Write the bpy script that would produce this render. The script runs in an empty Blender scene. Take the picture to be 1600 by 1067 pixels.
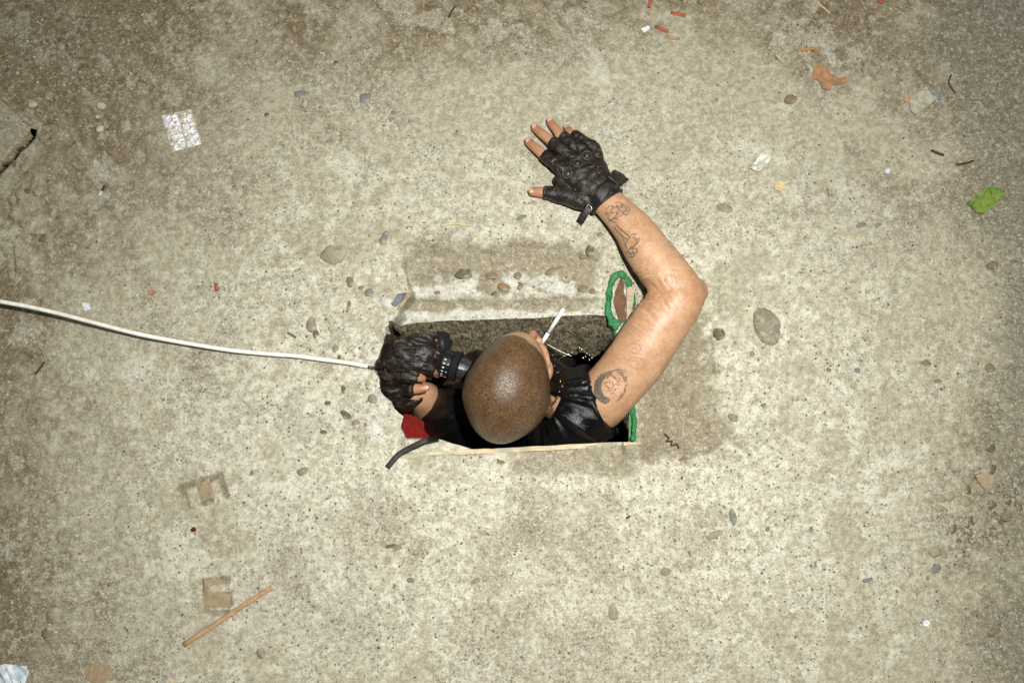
import bpy, bmesh, math, random
import numpy as np
from mathutils import Vector, Matrix
from mathutils.bvhtree import BVHTree

random.seed(7); rng = np.random.default_rng(7)
scene = bpy.context.scene
COL = scene.collection

# ------------------------------------------------------------------ camera
CAM_DIST, CAM_PITCH, F_PX = 1.65, math.radians(10.0), 1386.0
CY, CZ = -CAM_DIST*math.sin(CAM_PITCH), CAM_DIST*math.cos(CAM_PITCH)
cam_data = bpy.data.cameras.new('camera'); cam = bpy.data.objects.new('camera', cam_data); COL.objects.link(cam)
cam.location = (0, CY, CZ); cam.rotation_euler = (CAM_PITCH, 0, 0)
cam_data.sensor_width = 36; cam_data.sensor_fit = 'HORIZONTAL'; cam_data.lens = F_PX/1600*36
cam_data.clip_start = 0.05; cam_data.clip_end = 200
scene.camera = cam

# ------------------------------------------------------------------ sky, sun, camera flash, exposure
world = bpy.data.worlds.new('World'); scene.world = world; world.use_nodes = True
wn = world.node_tree
sky = wn.nodes.new('ShaderNodeTexSky'); sky.sky_type = 'NISHITA'; sky.sun_disc = False
sky.sun_elevation = math.radians(62); sky.sun_rotation = math.radians(35)
wn.links.new(sky.outputs[0], wn.nodes['Background'].inputs[0]); wn.nodes['Background'].inputs[1].default_value = 0.012
sun_d = bpy.data.lights.new('sun', 'SUN'); sun_d.energy = 0.5; sun_d.angle = math.radians(40); sun_d.color = (1, .96, .9)
sun = bpy.data.objects.new('sun', sun_d); COL.objects.link(sun)
sun.rotation_euler = (math.radians(-16), math.radians(22), 0)
# the photographer's flash gun, a little above and right of the lens: the light that shows in every shadow and highlight
fl_d = bpy.data.lights.new('flash_lamp', 'SPOT'); fl_d.energy = 172; fl_d.color = (1, .994, .94)
fl_d.spot_size = math.radians(142); fl_d.spot_blend = 1.0; fl_d.shadow_soft_size = 0.018
fl = bpy.data.objects.new('flash_lamp', fl_d); COL.objects.link(fl)
fl.location = (0.19, -0.09, 1.62); fl.rotation_euler = (Vector((0.0, -0.12, 0)) - fl.location).to_track_quat('-Z', 'Y').to_euler()
scene.view_settings.view_transform = 'Standard'; scene.view_settings.look = 'None'
scene.view_settings.exposure = 0.0; scene.view_settings.gamma = 1.0; scene.view_settings.use_curve_mapping = False

# ------------------------------------------------------------------ helpers
def P(u, v, z=0.0):
    """point of the place at height z that the photograph shows at pixel (u, v)"""
    dx, dy = (u-800)/F_PX, -(v-533.5)/F_PX
    D = Vector((dx, dy*math.cos(CAM_PITCH)+math.sin(CAM_PITCH), dy*math.sin(CAM_PITCH)-math.cos(CAM_PITCH)))
    return Vector((0, CY, CZ)) + D*((z-CZ)/D.z)
def to_px(x, y, z=0.0):
    yy, zz = y-CY, z-CZ
    c, s = math.cos(CAM_PITCH), math.sin(CAM_PITCH)
    dep = yy*s - zz*c; up = yy*c + zz*s
    return 800+F_PX*x/dep, 533.5-F_PX*up/dep
def sst(a, b, x):
    t = np.clip((np.asarray(x, float)-a)/(b-a), 0, 1); return t*t*(3-2*t)

_tab = rng.random((64, 64, 64)).astype(np.float32)
def vnoise(p, freq, seed=0):
    q = np.asarray(p, float)*freq + seed*17.37
    i = np.floor(q).astype(np.int64); f = q-i; f = f*f*(3-2*f)
    i0 = i & 63; i1 = (i+1) & 63
    x0, y0, z0 = i0.T; x1, y1, z1 = i1.T; fx, fy, fz = f.T
    a = _tab[x0,y0,z0]*(1-fx)+_tab[x1,y0,z0]*fx; b = _tab[x0,y1,z0]*(1-fx)+_tab[x1,y1,z0]*fx
    c = _tab[x0,y0,z1]*(1-fx)+_tab[x1,y0,z1]*fx; d = _tab[x0,y1,z1]*(1-fx)+_tab[x1,y1,z1]*fx
    return (a*(1-fy)+b*fy)*(1-fz)+(c*(1-fy)+d*fy)*fz - 0.5
def fbm(p, freq, oct=4, seed=0, gain=.5):
    r = 0; a = 1; s = 0
    for k in range(oct):
        r = r + a*vnoise(p, freq*2**k, seed+k); s += a; a *= gain
    return r/s*2
def pts2(x, y):
    return np.stack([x, y, np.zeros_like(x)], -1)

class MB:
    def __init__(self): self.v = []; self.f = []
    def add(self, v, f):
        o = len(self.v); self.v += [tuple(p) for p in v]; self.f += [tuple(i+o for i in q) for q in f]
        return self
    def mesh(self, name='m', smooth=True):
        m = bpy.data.meshes.new(name); m.from_pydata(self.v, [], self.f); m.update()
        bm = bmesh.new(); bm.from_mesh(m); bmesh.ops.recalc_face_normals(bm, faces=bm.faces); bm.to_mesh(m); bm.free()
        m.polygons.foreach_set('use_smooth', [smooth]*len(m.polygons)); return m
def link(name, mesh, mat=None, parent=None):
    o = bpy.data.objects.new(name, mesh); COL.objects.link(o); mesh.name = name
    if mat is not None and len(mesh.materials) == 0: mesh.materials.append(mat)
    if parent is not None: o.parent = parent
    return o
def tag(o, label, cat, group=None):
    o['label'] = label; o['category'] = cat
    if group: o['group'] = group
    return o
def empty(name, loc=(0,0,0)):
    o = bpy.data.objects.new(name, None); COL.objects.link(o); o.empty_display_size = .05; o.location = loc
    return o
def adopt(part, root):
    """parent a part that was built in world coordinates"""
    bpy.context.view_layer.update()
    part.parent = root; part.matrix_parent_inverse = root.matrix_world.inverted(); return part

def spline(pts, k=6):
    pts = [np.array(p, float) for p in pts]; n = len(pts); out = []
    for i in range(n-1):
        p0, p1, p2, p3 = pts[max(i-1,0)], pts[i], pts[i+1], pts[min(i+2,n-1)]
        for j in range(k):
            t = j/k
            out.append(.5*((2*p1)+(-p0+p2)*t+(2*p0-5*p1+4*p2-p3)*t*t+(-p0+3*p1-3*p2+p3)*t**3))
    out.append(pts[-1]); return np.array(out)
def loft(rows, n=18, k=5, cap=('round','round'), ref=(0,0,1), power=2.0):
    """rows: (x, y, z, side radius, up radius); a closed tapered tube"""
    r = spline(rows, k) if k > 1 else np.array(rows, float)
    c = r[:, :3]; rad = np.maximum(r[:, 3:5], 1e-4)
    t = np.gradient(c, axis=0); t /= np.linalg.norm(t, axis=1)[:, None]
    ref = np.array(ref, float)
    C, R, T = [], [], []
    def ends(i, sgn, kind):
        if kind != 'round': return
        seq = [.35, .65, .88, .98] if sgn < 0 else [.98, .88, .65, .35]
        for s in seq:
            h = math.sqrt(max(0, 1-s*s))*min(rad[i])
            C.append(c[i]+sgn*t[i]*h); R.append(rad[i]*s); T.append(t[i])
    ends(0, -1, cap[0])
    for i in range(len(c)): C.append(c[i]); R.append(rad[i]); T.append(t[i])
    ends(len(c)-1, 1, cap[1])
    v, f = [], []
    for ci, ri, ti in zip(C, R, T):
        s = np.cross(ti, ref); nn = np.linalg.norm(s)
        s = s/nn if nn > .05 else np.array([1., 0, 0]); up = np.cross(s, ti)
        for j in range(n):
            a = 2*math.pi*j/n; ca, sa = math.cos(a), math.sin(a)
            e = 2.0/power
            v.append(ci+s*ri[0]*math.copysign(abs(ca)**e, ca)+up*ri[1]*math.copysign(abs(sa)**e, sa))
    m = len(C)
    for i in range(m-1):
        for j in range(n):
            f.append((i*n+j, i*n+(j+1)%n, (i+1)*n+(j+1)%n, (i+1)*n+j))
    f.append(tuple(range(n-1, -1, -1))); f.append(tuple(range((m-1)*n, m*n)))
    return v, f
def ellipsoid(c, r, rot=None, nu=24, nv=16, fn=None):
    v, f = [], []
    R = rot if rot is not None else Matrix.Identity(3)
    for i in range(nv+1):
        th = math.pi*i/nv
        for j in range(nu):
            ph = 2*math.pi*j/nu
            p = Vector((r[0]*math.sin(th)*math.cos(ph), r[1]*math.sin(th)*math.sin(ph), r[2]*math.cos(th)))
            if fn: p = fn(p)
            v.append(Vector(c)+R@p)
    for i in range(nv):
        for j in range(nu):
            f.append((i*nu+j, i*nu+(j+1)%nu, (i+1)*nu+(j+1)%nu, (i+1)*nu+j))
    return v, f
def weld(mesh, d=1e-6):
    bm = bmesh.new(); bm.from_mesh(mesh); bmesh.ops.remove_doubles(bm, verts=bm.verts, dist=d)
    bmesh.ops.recalc_face_normals(bm, faces=bm.faces); bm.to_mesh(mesh); bm.free(); return mesh
def remesh(mb, voxel, smooth=4, name='m'):
    m = weld(mb.mesh(name)); o = bpy.data.objects.new('tmp', m); COL.objects.link(o)
    r = o.modifiers.new('r', 'REMESH'); r.mode = 'VOXEL'; r.voxel_size = voxel; r.use_smooth_shade = True
    if smooth:
        s = o.modifiers.new('s', 'SMOOTH'); s.factor = .5; s.iterations = smooth
    dg = bpy.context.evaluated_depsgraph_get(); dg.update()
    out = bpy.data.meshes.new_from_object(o.evaluated_get(dg))
    bpy.data.objects.remove(o); bpy.data.meshes.remove(m)
    out.polygons.foreach_set('use_smooth', [True]*len(out.polygons)); return out
def coords(mesh):
    a = np.empty(len(mesh.vertices)*3, np.float32); mesh.vertices.foreach_get('co', a); return a.reshape(-1, 3).astype(float)
def normals(mesh):
    a = np.empty(len(mesh.vertices)*3, np.float32); mesh.vertex_normals.foreach_get('vector', a); return a.reshape(-1, 3).astype(float)
def set_coords(mesh, c):
    mesh.vertices.foreach_set('co', np.ascontiguousarray(c, np.float32).ravel()); mesh.update()
def attr(mesh, name, vals):
    a = mesh.attributes.new(name, 'FLOAT', 'POINT'); a.data.foreach_set('value', np.ascontiguousarray(vals, np.float32))
def bvh_of(mesh):
    c = coords(mesh)
    return BVHTree.FromPolygons([Vector(p) for p in c], [tuple(p.vertices) for p in mesh.polygons])
def seen(bvh, u, v):
    o = Vector((0, CY, CZ)); d = (P(u, v, -.1)-o).normalized()
    loc, nor, idx, dist = bvh.ray_cast(o, d)
    return (loc, nor) if loc is not None else (None, None)

# ------------------------------------------------------------------ materials
class N:
    def __init__(self, name):
        self.m = bpy.data.materials.new(name); self.m.use_nodes = True; self.t = self.m.node_tree
        self.b = self.t.nodes['Principled BSDF']; self._co = None
    def node(self, k, **kw):
        n = self.t.nodes.new(k)
        for a, b in kw.items(): setattr(n, a, b)
        return n
    def co(self):
        if self._co is None: self._co = self.node('ShaderNodeTexCoord').outputs['Object']
        return self._co
    def put(self, sock, val):
        if hasattr(val, 'is_linked') or hasattr(val, 'links'): self.t.links.new(val, sock)
        elif isinstance(val, (tuple, list)): sock.default_value = (*val, 1) if len(val) == 3 and len(sock.default_value) == 4 else val
        else: sock.default_value = val
    def noise(self, scale, detail=3, rough=.6, dist=0, vec=None):
        n = self.node('ShaderNodeTexNoise'); n.inputs['Scale'].default_value = scale; n.inputs['Detail'].default_value = detail
        n.inputs['Roughness'].default_value = rough; n.inputs['Distortion'].default_value = dist
        self.t.links.new(vec or self.co(), n.inputs['Vector']); return n.outputs['Fac']
    def voro(self, scale, out='Distance'):
        n = self.node('ShaderNodeTexVoronoi'); n.inputs['Scale'].default_value = scale
        self.t.links.new(self.co(), n.inputs['Vector']); return n.outputs[out]
    def attr(self, name):
        return self.node('ShaderNodeAttribute', attribute_name=name).outputs['Fac']
    def mrange(self, x, a, b, c=0., d=1., smooth=True):
        n = self.node('ShaderNodeMapRange'); n.interpolation_type = 'SMOOTHSTEP' if smooth else 'LINEAR'
        self.put(n.inputs[0], x)
        for i, q in enumerate((a, b, c, d)): n.inputs[i+1].default_value = q
        return n.outputs[0]
    def math(self, op, a, b=0.):
        n = self.node('ShaderNodeMath', operation=op); self.put(n.inputs[0], a); self.put(n.inputs[1], b); return n.outputs[0]
    def mix(self, fac, a, b, mode='MIX'):
        n = self.node('ShaderNodeMix', data_type='RGBA', blend_type=mode)
        self.put(n.inputs[0], fac); self.put(n.inputs[6], a); self.put(n.inputs[7], b); return n.outputs[2]
    def bump(self, h, strength=.5, dist=.001):
        n = self.node('ShaderNodeBump'); n.inputs['Strength'].default_value = strength; n.inputs['Distance'].default_value = dist
        self.put(n.inputs['Height'], h); self.t.links.new(n.outputs[0], self.b.inputs['Normal'])
    def done(self, col=None, rough=None, spec=None, metal=None, **kw):
        if col is not None: self.put(self.b.inputs['Base Color'], col)
        if rough is not None: self.put(self.b.inputs['Roughness'], rough)
        if spec is not None: self.b.inputs['Specular IOR Level'].default_value = spec
        if metal is not None: self.b.inputs['Metallic'].default_value = metal
        for k, q in kw.items(): self.put(self.b.inputs[k.replace('_', ' ')], q)
        return self.m
def simple(name, c1, c2=None, scale=200, rough=.7, spec=.3, metal=0, bump=.4, lo=.35, hi=.65):
    n = N(name); c2 = c2 or tuple(x*.7 for x in c1)
    f = n.noise(scale, 4); n.bump(n.noise(scale*2.3, 3), bump, .0008)
    return n.done(n.mix(n.mrange(f, lo, hi), c1, c2), rough, spec, metal)
def dusty(name, c1, c2):
    n = N(name); f = n.noise(150, 4, .7); d = n.noise(70, 4, .7); g = n.noise(300, 2)
    c = n.mix(n.mrange(f, .35, .65), c1, c2); c = n.mix(n.mrange(d, .48, .62, 0, .75), c, (.40, .37, .275)); c = n.mix(n.mrange(g, .56, .7, 0, .5), c, (.12, .10, .065))
    n.bump(n.math('ADD', f, g), .8, .0015); return n.done(c, .9, .2)

def ground_material():
    n = N('weathered concrete')
    fine = n.noise(205, 3, .7); mid = n.noise(70, 5, .7); grain = n.noise(310, 2, .6); hue = n.noise(150, 2)
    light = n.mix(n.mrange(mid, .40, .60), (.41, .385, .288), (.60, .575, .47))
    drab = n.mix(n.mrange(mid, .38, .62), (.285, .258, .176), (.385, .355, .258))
    c = n.mix(n.attr('scour_flash'), drab, light)
    c = n.mix(n.attr('film'), c, n.mix(n.mrange(mid, .35, .65), (.23, .21, .15), (.30, .275, .20)))
    c = n.mix(n.attr('chalk'), c, (.60, .58, .49))
    soil = n.mix(n.mrange(mid, .36, .64), (.112, .080, .041), (.20, .152, .088))
    c = n.mix(n.attr('soil'), c, soil)
    sand = n.mix(n.mrange(mid, .35, .65), (.145, .132, .092), (.235, .218, .162))
    c = n.mix(n.attr('sand'), c, sand)
    clay_and_shade = n.mix(n.mrange(mid, .3, .7), (.19, .158, .100), (.285, .247, .165))
    c = n.mix(n.attr('clay_and_shade'), c, clay_and_shade)
    c = n.mix(n.attr('plaster'), c, n.mix(n.mrange(mid, .35, .65), (.50, .485, .41), (.66, .655, .59)))
    c = n.mix(n.math('MULTIPLY', n.attr('rubble'), .9), c, n.mix(n.mrange(mid, .42, .58), (.10, .078, .046), (.30, .275, .20)))
    # sand grains of the mortar: ochre, dark and pale
    c = n.mix(n.mrange(hue, .56, .72, 0, .45), c, (.36, .27, .14))
    c = n.mix(n.math('MULTIPLY', n.mrange(fine, .53, .68, 0, .58), n.attr('grainy')), c, (.135, .115, .075))
    c = n.mix(n.math('MULTIPLY', n.mrange(fine, .45, .33, 0, .5), n.attr('grainy')), c, (.64, .61, .50))
    c = n.mix(n.math('MULTIPLY', n.mrange(grain, .57, .72, 0, .55), n.attr('grainy')), c, (.74, .72, .63))
    c = n.mix(n.math('MULTIPLY', n.mrange(grain, .43, .31, 0, .6), n.attr('grainy')), c, (.085, .07, .045))
    cg = n.noise(115, 3, .6)
    c = n.mix(n.mrange(cg, .55, .68, 0, .38), c, (.17, .145, .095)); c = n.mix(n.mrange(cg, .44, .33, 0, .35), c, (.62, .59, .48))
    # scattered dark pin-holes and chips in the mortar
    d = n.math('ADD', n.voro(120), n.math('MULTIPLY', n.math('SUBTRACT', n.noise(260, 2), .5), .55)); r = n.node('ShaderNodeSeparateColor'); n.t.links.new(n.voro(120, 'Color'), r.inputs[0])
    hole = n.math('MULTIPLY', n.mrange(d, .30, .14), n.mrange(r.outputs[0], .66, .90))
    hole = n.math('MULTIPLY', hole, n.attr('pits'))
    c = n.mix(n.math('MULTIPLY', hole, .8), c, (.07, .056, .035))
    c = n.mix(n.math('MULTIPLY', n.attr('green'), .9), c, n.mix(n.mrange(fine, .35, .65), (.02, .15, .045), (.05, .27, .09)))
    h = n.math('ADD', n.math('MULTIPLY', fine, .8), n.math('MULTIPLY', hole, -1.2))
    n.bump(n.math('ADD', h, mid), .8, .002)
    return n.done(c, .93, .2)
M_ground = ground_material()

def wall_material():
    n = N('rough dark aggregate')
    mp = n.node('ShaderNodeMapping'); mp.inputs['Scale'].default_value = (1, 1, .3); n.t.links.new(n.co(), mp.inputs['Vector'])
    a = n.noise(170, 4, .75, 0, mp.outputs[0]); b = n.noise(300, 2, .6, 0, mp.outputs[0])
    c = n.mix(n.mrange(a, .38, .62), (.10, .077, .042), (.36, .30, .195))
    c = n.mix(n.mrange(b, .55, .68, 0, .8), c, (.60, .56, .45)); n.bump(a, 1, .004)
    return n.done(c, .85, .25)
M_wall = wall_material()

def skin_material():
    n = N('skin'); hair = n.attr('hair')
    m1 = n.noise(45, 5, .65); m2 = n.noise(260, 3, .7); fl = n.noise(120, 4, .7); po = n.noise(520, 2)
    skin = n.mix(n.mrange(m1, .38, .62), (.45, .25, .136), (.525, .31, .176))
    skin = n.mix(n.mrange(fl, .50, .70, 0, .28), skin, (.37, .165, .085))
    skin = n.mix(n.mrange(fl, .45, .31, 0, .25), skin, (.60, .38, .235))
    skin = n.mix(n.mrange(m2, .53, .66, 0, .55), skin, (.24, .118, .06))
    skin = n.mix(n.mrange(po, .57, .70, 0, .4), skin, (.66, .45, .30))
    skin = n.mix(n.attr('ruddy'), skin, n.mix(n.mrange(fl, .4, .6), (.40, .15, .075), (.30, .115, .06)))
    st = n.noise(420, 3, .8); st2 = n.noise(60, 4)
    scalp = n.mix(n.mrange(st2, .35, .65), (.135, .072, .030), (.200, .110, .049))
    stub = n.mix(n.mrange(st, .40, .60), (.042, .023, .011), scalp)
    c = n.mix(hair, skin, stub)
    n.bump(n.math('ADD', n.math('MULTIPLY', n.math('MULTIPLY', st, hair), 1.6), n.math('ADD', n.math('MULTIPLY', m2, .6), n.math('MULTIPLY', fl, .7))), .5, .0010)
    ro = n.mix(hair, (.47, .47, .47), n.mix(n.mrange(st, .42, .58), (.42, .42, .42), (.22, .22, .22)))
    n.b.inputs['Subsurface Radius'].default_value = (.9, .35, .2); n.b.inputs['Subsurface Scale'].default_value = .002
    return n.done(c, ro, .55, Subsurface_Weight=.05)
M_skin = skin_material()
def leather(name, c1, c2, rough=.38, scale=60, spec=.5):
    n = N(name); w = n.noise(scale, 5, .7, .4); g = n.noise(700, 2); s = n.noise(240, 4, .7, .6)
    c = n.mix(n.mrange(w, .46, .72), c1, c2)
    n.bump(n.math('ADD', n.math('MULTIPLY', s, 1.0), n.math('MULTIPLY', g, .4)), .55, .0016)
    return n.done(c, n.mrange(w, .3, .7, rough-.08, rough+.14), spec)
M_glove = leather('worn black leather', (.012, .009, .0072), (.052, .036, .023), .40)
M_pad = leather('scuffed leather padding', (.026, .019, .013), (.105, .074, .046), .42, 150)
M_black = leather('black strap leather', (.006, .005, .0045), (.022, .016, .012), .5)
M_vest = leather('shiny black leather', (.004, .004, .0045), (.006, .0056, .0055), .17, 40, .36)
M_trouser = simple('dark trousers cloth', (.012, .012, .015), rough=.9)
M_nail = simple('fingernail', (.60, .36, .26), (.54, .31, .21), 80, .35, .5, bump=.1)
M_ink = simple('tattoo ink', (.10, .082, .068), (.24, .165, .11), 330, .6, .3)
M_inkd = simple('dense tattoo ink', (.075, .064, .056), (.13, .10, .078), 260, .6, .3)
M_inkf = simple('faded tattoo ink', (.30, .19, .12), (.40, .245, .145), 260, .6, .3)
M_scar = simple('pale scar skin', (.62, .41, .265), (.52, .31, .185), 260, .45, .5)
M_metal = simple('worn steel', (.42, .40, .37), rough=.3, metal=1)
M_gold = simple('gold', (.80, .55, .22), rough=.22, metal=1)
M_silver = simple('silver', (.42, .40, .37), rough=.34, metal=1)
M_blackp = simple('black plastic', (.012, .012, .013), rough=.32, spec=.5)
M_greyp = simple('dark grey plastic', (.018, .019, .022), (.012, .0125, .014), rough=.5, spec=.4)
M_mark = simple('white print', (.75, .75, .74), rough=.5)
M_eye = simple('eye white', (.75, .72, .66), rough=.2)
M_lens = simple('grey glass and metal', (.02, .02, .021), (.06, .06, .06), 300, .28, .5, .2)

# ------------------------------------------------------------------ the ground: one concrete sheet with the hole cut through it
HOLE_PX = [(612,508,-.045),(640,503,-.05),(700,500,-.05),(780,497,-.05),(860,494,-.05),(930,492,-.05),(955,494,-.05),(962,516,-.05),(970,560,-.045),
           (978,600,-.04),(985,640,-.035),(986,690,-.012),(930,695,-.012),(860,699,-.012),(790,703,-.014),(752,704,-.02),(722,697,-.026),(690,688,-.03),(660,686,-.03),(634,685,-.02),
           (629,668,0),(632,650,0),(616,637,0),(604,622,0),(594,606,0),(589,590,0),(586,574,0),(592,552,0),(600,532,0)]
hole = np.array([tuple(P(*p))[:2] for p in HOLE_PX])
def refine(poly, step):
    out = []
    for i in range(len(poly)):
        a, b = poly[i], poly[(i+1) % len(poly)]; k = max(1, int(np.linalg.norm(b-a)/step))
        out += [a+(b-a)*j/k for j in range(k)]
    return np.array(out)
hole = refine(hole, .002)
_t = np.roll(hole, -1, 0)-np.roll(hole, 1, 0); _t /= np.linalg.norm(_t, axis=1)[:, None]
hole_out = np.stack([-_t[:, 1], _t[:, 0]], -1)
if np.sum((hole-hole.mean(0))*hole_out) < 0: hole_out = -hole_out
_hu, _hv = to_px(hole[:, 0], hole[:, 1])
_jag = .0026+.0040*sst(650, 610, _hu)
hole = hole+hole_out*(fbm(pts2(*hole.T), 45, 3, 3)*_jag)[:, None]
# the crack that frees a corner of slab at the left edge, and the two pressed-in shapes
def seg_dist(x, y, poly):
    d = np.full(x.shape, 9.)
    for (ax, ay), (bx, by) in zip(poly[:-1], poly[1:]):
        vx, vy = bx-ax, by-ay; t = np.clip(((x-ax)*vx+(y-ay)*vy)/(vx*vx+vy*vy), 0, 1)
        d = np.minimum(d, np.hypot(x-ax-t*vx, y-ay-t*vy))
    return d
def px_line(l): return [tuple(P(u, v))[:2] for u, v in l]
CRACK = px_line([(-60,330),(-20,287),(0,268),(12,255),(22,247),(30,236),(40,228),(50,215),(54,203)])
CRACK2 = px_line([(-30,300),(8,312),(14,322),(8,336),(18,345)])
CRACK3 = px_line([(18,395),(22,415),(20,430)])
STEP1 = px_line([(54,203),(46,186),(28,165),(10,148),(-10,135),(-60,110)])
def rect_mask(u, v, c, ang, boxes, soft=1.5):
    a = math.radians(ang); du, dv = u-c[0], v-c[1]
    x = du*math.cos(a)+dv*math.sin(a); y = -du*math.sin(a)+dv*math.cos(a); m = np.zeros_like(u)
    for x0, x1, y0, y1 in boxes:
        m = np.maximum(m, sst(-soft, soft, x-x0)*sst(-soft, soft, x1-x)*sst(-soft, soft, y-y0)*sst(-soft, soft, y1-y))
    return m
IMP1 = ((317, 769), -16, [(-37,37,-22,-13),(-37,-26,-22,20),(-8,12,-16,20),(27,37,-22,18)])
IMP2 = ((340, 928), -4, [(-24,-15,-26,30),(-24,22,-26,-17),(-20,22,-2,20),(-20,18,26,33)])
def left_line(v): return np.where(v < 460, 628+(v-385)*.16, np.maximum(640-(v-460)*.62, 606))
def H(x, y, detail=True):
    x = np.asarray(x, float); y = np.asarray(y, float)
    u, v = to_px(x, y); p = pts2(x, y)
    wob = fbm(p, 22, 3, 5)*14
    near = np.exp(-((np.hypot(x, y))/2.2)**2)
    h = fbm(p, 1.3, 3, 11)*.007 + fbm(p, 9, 4, 21)*.0050*near - np.clip(.10-np.abs(fbm(p, 7, 3, 26)), 0, 1)*.018*near*sst(.0, .3, fbm(p, 4, 2, 28))
    if detail: h = h + fbm(p, 45, 3, 31)*.0027*near + vnoise(p, 210, 41)*.0008*near
    inx = sst(-3.5, 3.5, u+wob*.55+fbm(p, 90, 2, 6)*5-left_line(v))
    dx = np.maximum(0, u-978); dy = np.maximum(0, 502-v)
    r = np.hypot(dx/150, dy/(118))
    bowl = (1+.35*sst(985, 1010, u))*np.clip(1-sst(0, 1, r+wob*.004), 0, 1)**1.15*inx*np.maximum(sst(524, 514, v), sst(970, 984, u))*sst(735, 670, v)
    rim = sst(1.02, .90, r+wob*.012)*inx*np.maximum(sst(524, 514, v), sst(970, 984, u))*sst(735, 690, v)
    h = h - .036*bowl - .009*rim
    # the trowelled lip along the far side
    on_top = inx*sst(978, 950, u)
    h = h - .0045*sst(458, 463, v+wob*.35+fbm(p, 80, 2, 6)*4)*on_top*sst(520, 512, v) - .010*sst(482, 506, v)*on_top*sst(520, 512, v)
    h = h - .004*sst(428, 433, v+wob*1.3+fbm(p, 80, 2, 6)*6)*on_top*sst(520, 512, v)
    # near side: a shallow fall to the board, and the lump of mortar at the corner
    low = sst(612, 640, u)*sst(1015, 985, u)*sst(742, 702, v+wob*.3)*sst(678, 692, v)
    h = h - .008*low - .014*sst(622, 640, u)*sst(775, 735, u)*sst(713, 704, v)*sst(678, 686, v)
    crumb = np.exp(-(np.maximum(0, np.abs(u-612+(v-560)*.08)-10)/14)**2)*sst(425, 455, v)*sst(712, 680, v)
    h = h + crumb*(fbm(p, 34, 3, 44)*.011+.003)
    # cracked slab corner
    slab = sst(-.003, .003, (54-u)*.0012+.0*v)*sst(0, 1, ((v-150)-(u-0)*.95)/6)*sst(0, 1, ((268-u*1.05)-v)/6)
    h = h + .015*slab
    for c, w, d in ((CRACK, .0034, .006), (CRACK2, .0026, .005), (CRACK3, .0024, .005)):
        dd = seg_dist(x+fbm(p, 40, 2, 8)*.003, y, c); h = h - d*np.exp(-(dd/w)**2)
    m1 = rect_mask(u, v, *IMP1); m2 = rect_mask(u, v, *IMP2)
    h = h - .0035*np.maximum(m1, m2)
    return h
def axis(a, b, step, far):
    mid = np.arange(a, b+step, step); out = []; s = step; x = b+step
    while x < far: s *= 1.22; x += s; out.append(x)
    lo = []; s = step; x = a
    while x > -far: s *= 1.22; x -= s; lo.append(x)
    return np.concatenate([lo[::-1], mid, out])
gx = axis(-1.06, 1.06, .0021, 30); gy = axis(-.66, .80, .0021, 30)
X, Y = np.meshgrid(gx, gy); nx, ny = len(gx), len(gy)
X = X.ravel().copy(); Y = Y.ravel().copy()
def inside(x, y, poly):
    r = np.zeros(x.shape, bool); n = len(poly)
    for i in range(n):
        (x1, y1), (x2, y2) = poly[i], poly[(i+1) % n]
        c = ((y1 > y) != (y2 > y)); r ^= c & (x < (x2-x1)*(y-y1)/((y2-y1) if y2 != y1 else 1e-12)+x1)
    return r
lo, hi = hole.min(0)-.01, hole.max(0)+.01
bb = np.where((X > lo[0]) & (X < hi[0]) & (Y > lo[1]) & (Y < hi[1]))[0]
ins = np.zeros(X.shape, bool); ins[bb] = inside(X[bb], Y[bb], hole)
idx = np.arange(nx*ny).reshape(ny, nx)
quads = np.stack([idx[:-1,:-1], idx[:-1,1:], idx[1:,1:], idx[1:,:-1]], -1).reshape(-1, 4)
qi = ins[quads].sum(1)
qx, qy = X[quads].mean(1), Y[quads].mean(1); lf = np.where((qx < -.82) & (qx > -1.2))[0]; gap = np.zeros(len(quads), bool)
_pj = pts2(qx[lf], qy[lf]); _w = fbm(_pj, 60, 3, 12)*.0012
for cr, w in ((CRACK, .0021),):
    gap[lf] |= seg_dist(qx[lf]+fbm(_pj, 40, 2, 8)*.003, qy[lf], cr) < w+_w
quads_k = quads[(qi < 4) & ~gap]; mixed = np.unique(quads[(qi > 0) & (qi < 4)]); mixed = mixed[ins[mixed]]
for k in mixed:
    d = (hole[:, 0]-X[k])**2+(hole[:, 1]-Y[k])**2; j = d.argmin(); X[k], Y[k] = hole[j]
Z = H(X, Y)
used = np.zeros(nx*ny, bool); used[quads_k] = True; remap = np.cumsum(used)-1
gv = np.stack([X, Y, Z], -1)[used]; gq = remap[quads_k]
gm = bpy.data.meshes.new('ground')
gm.vertices.add(len(gv)); gm.vertices.foreach_set('co', gv.astype(np.float32).ravel())
gm.loops.add(len(gq)*4); gm.loops.foreach_set('vertex_index', gq.astype(np.int32).ravel())
gm.polygons.add(len(gq)); gm.polygons.foreach_set('loop_start', (np.arange(len(gq))*4).astype(np.int32))
gm.polygons.foreach_set('use_smooth', np.ones(len(gq), bool)); gm.update(calc_edges=True)
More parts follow.
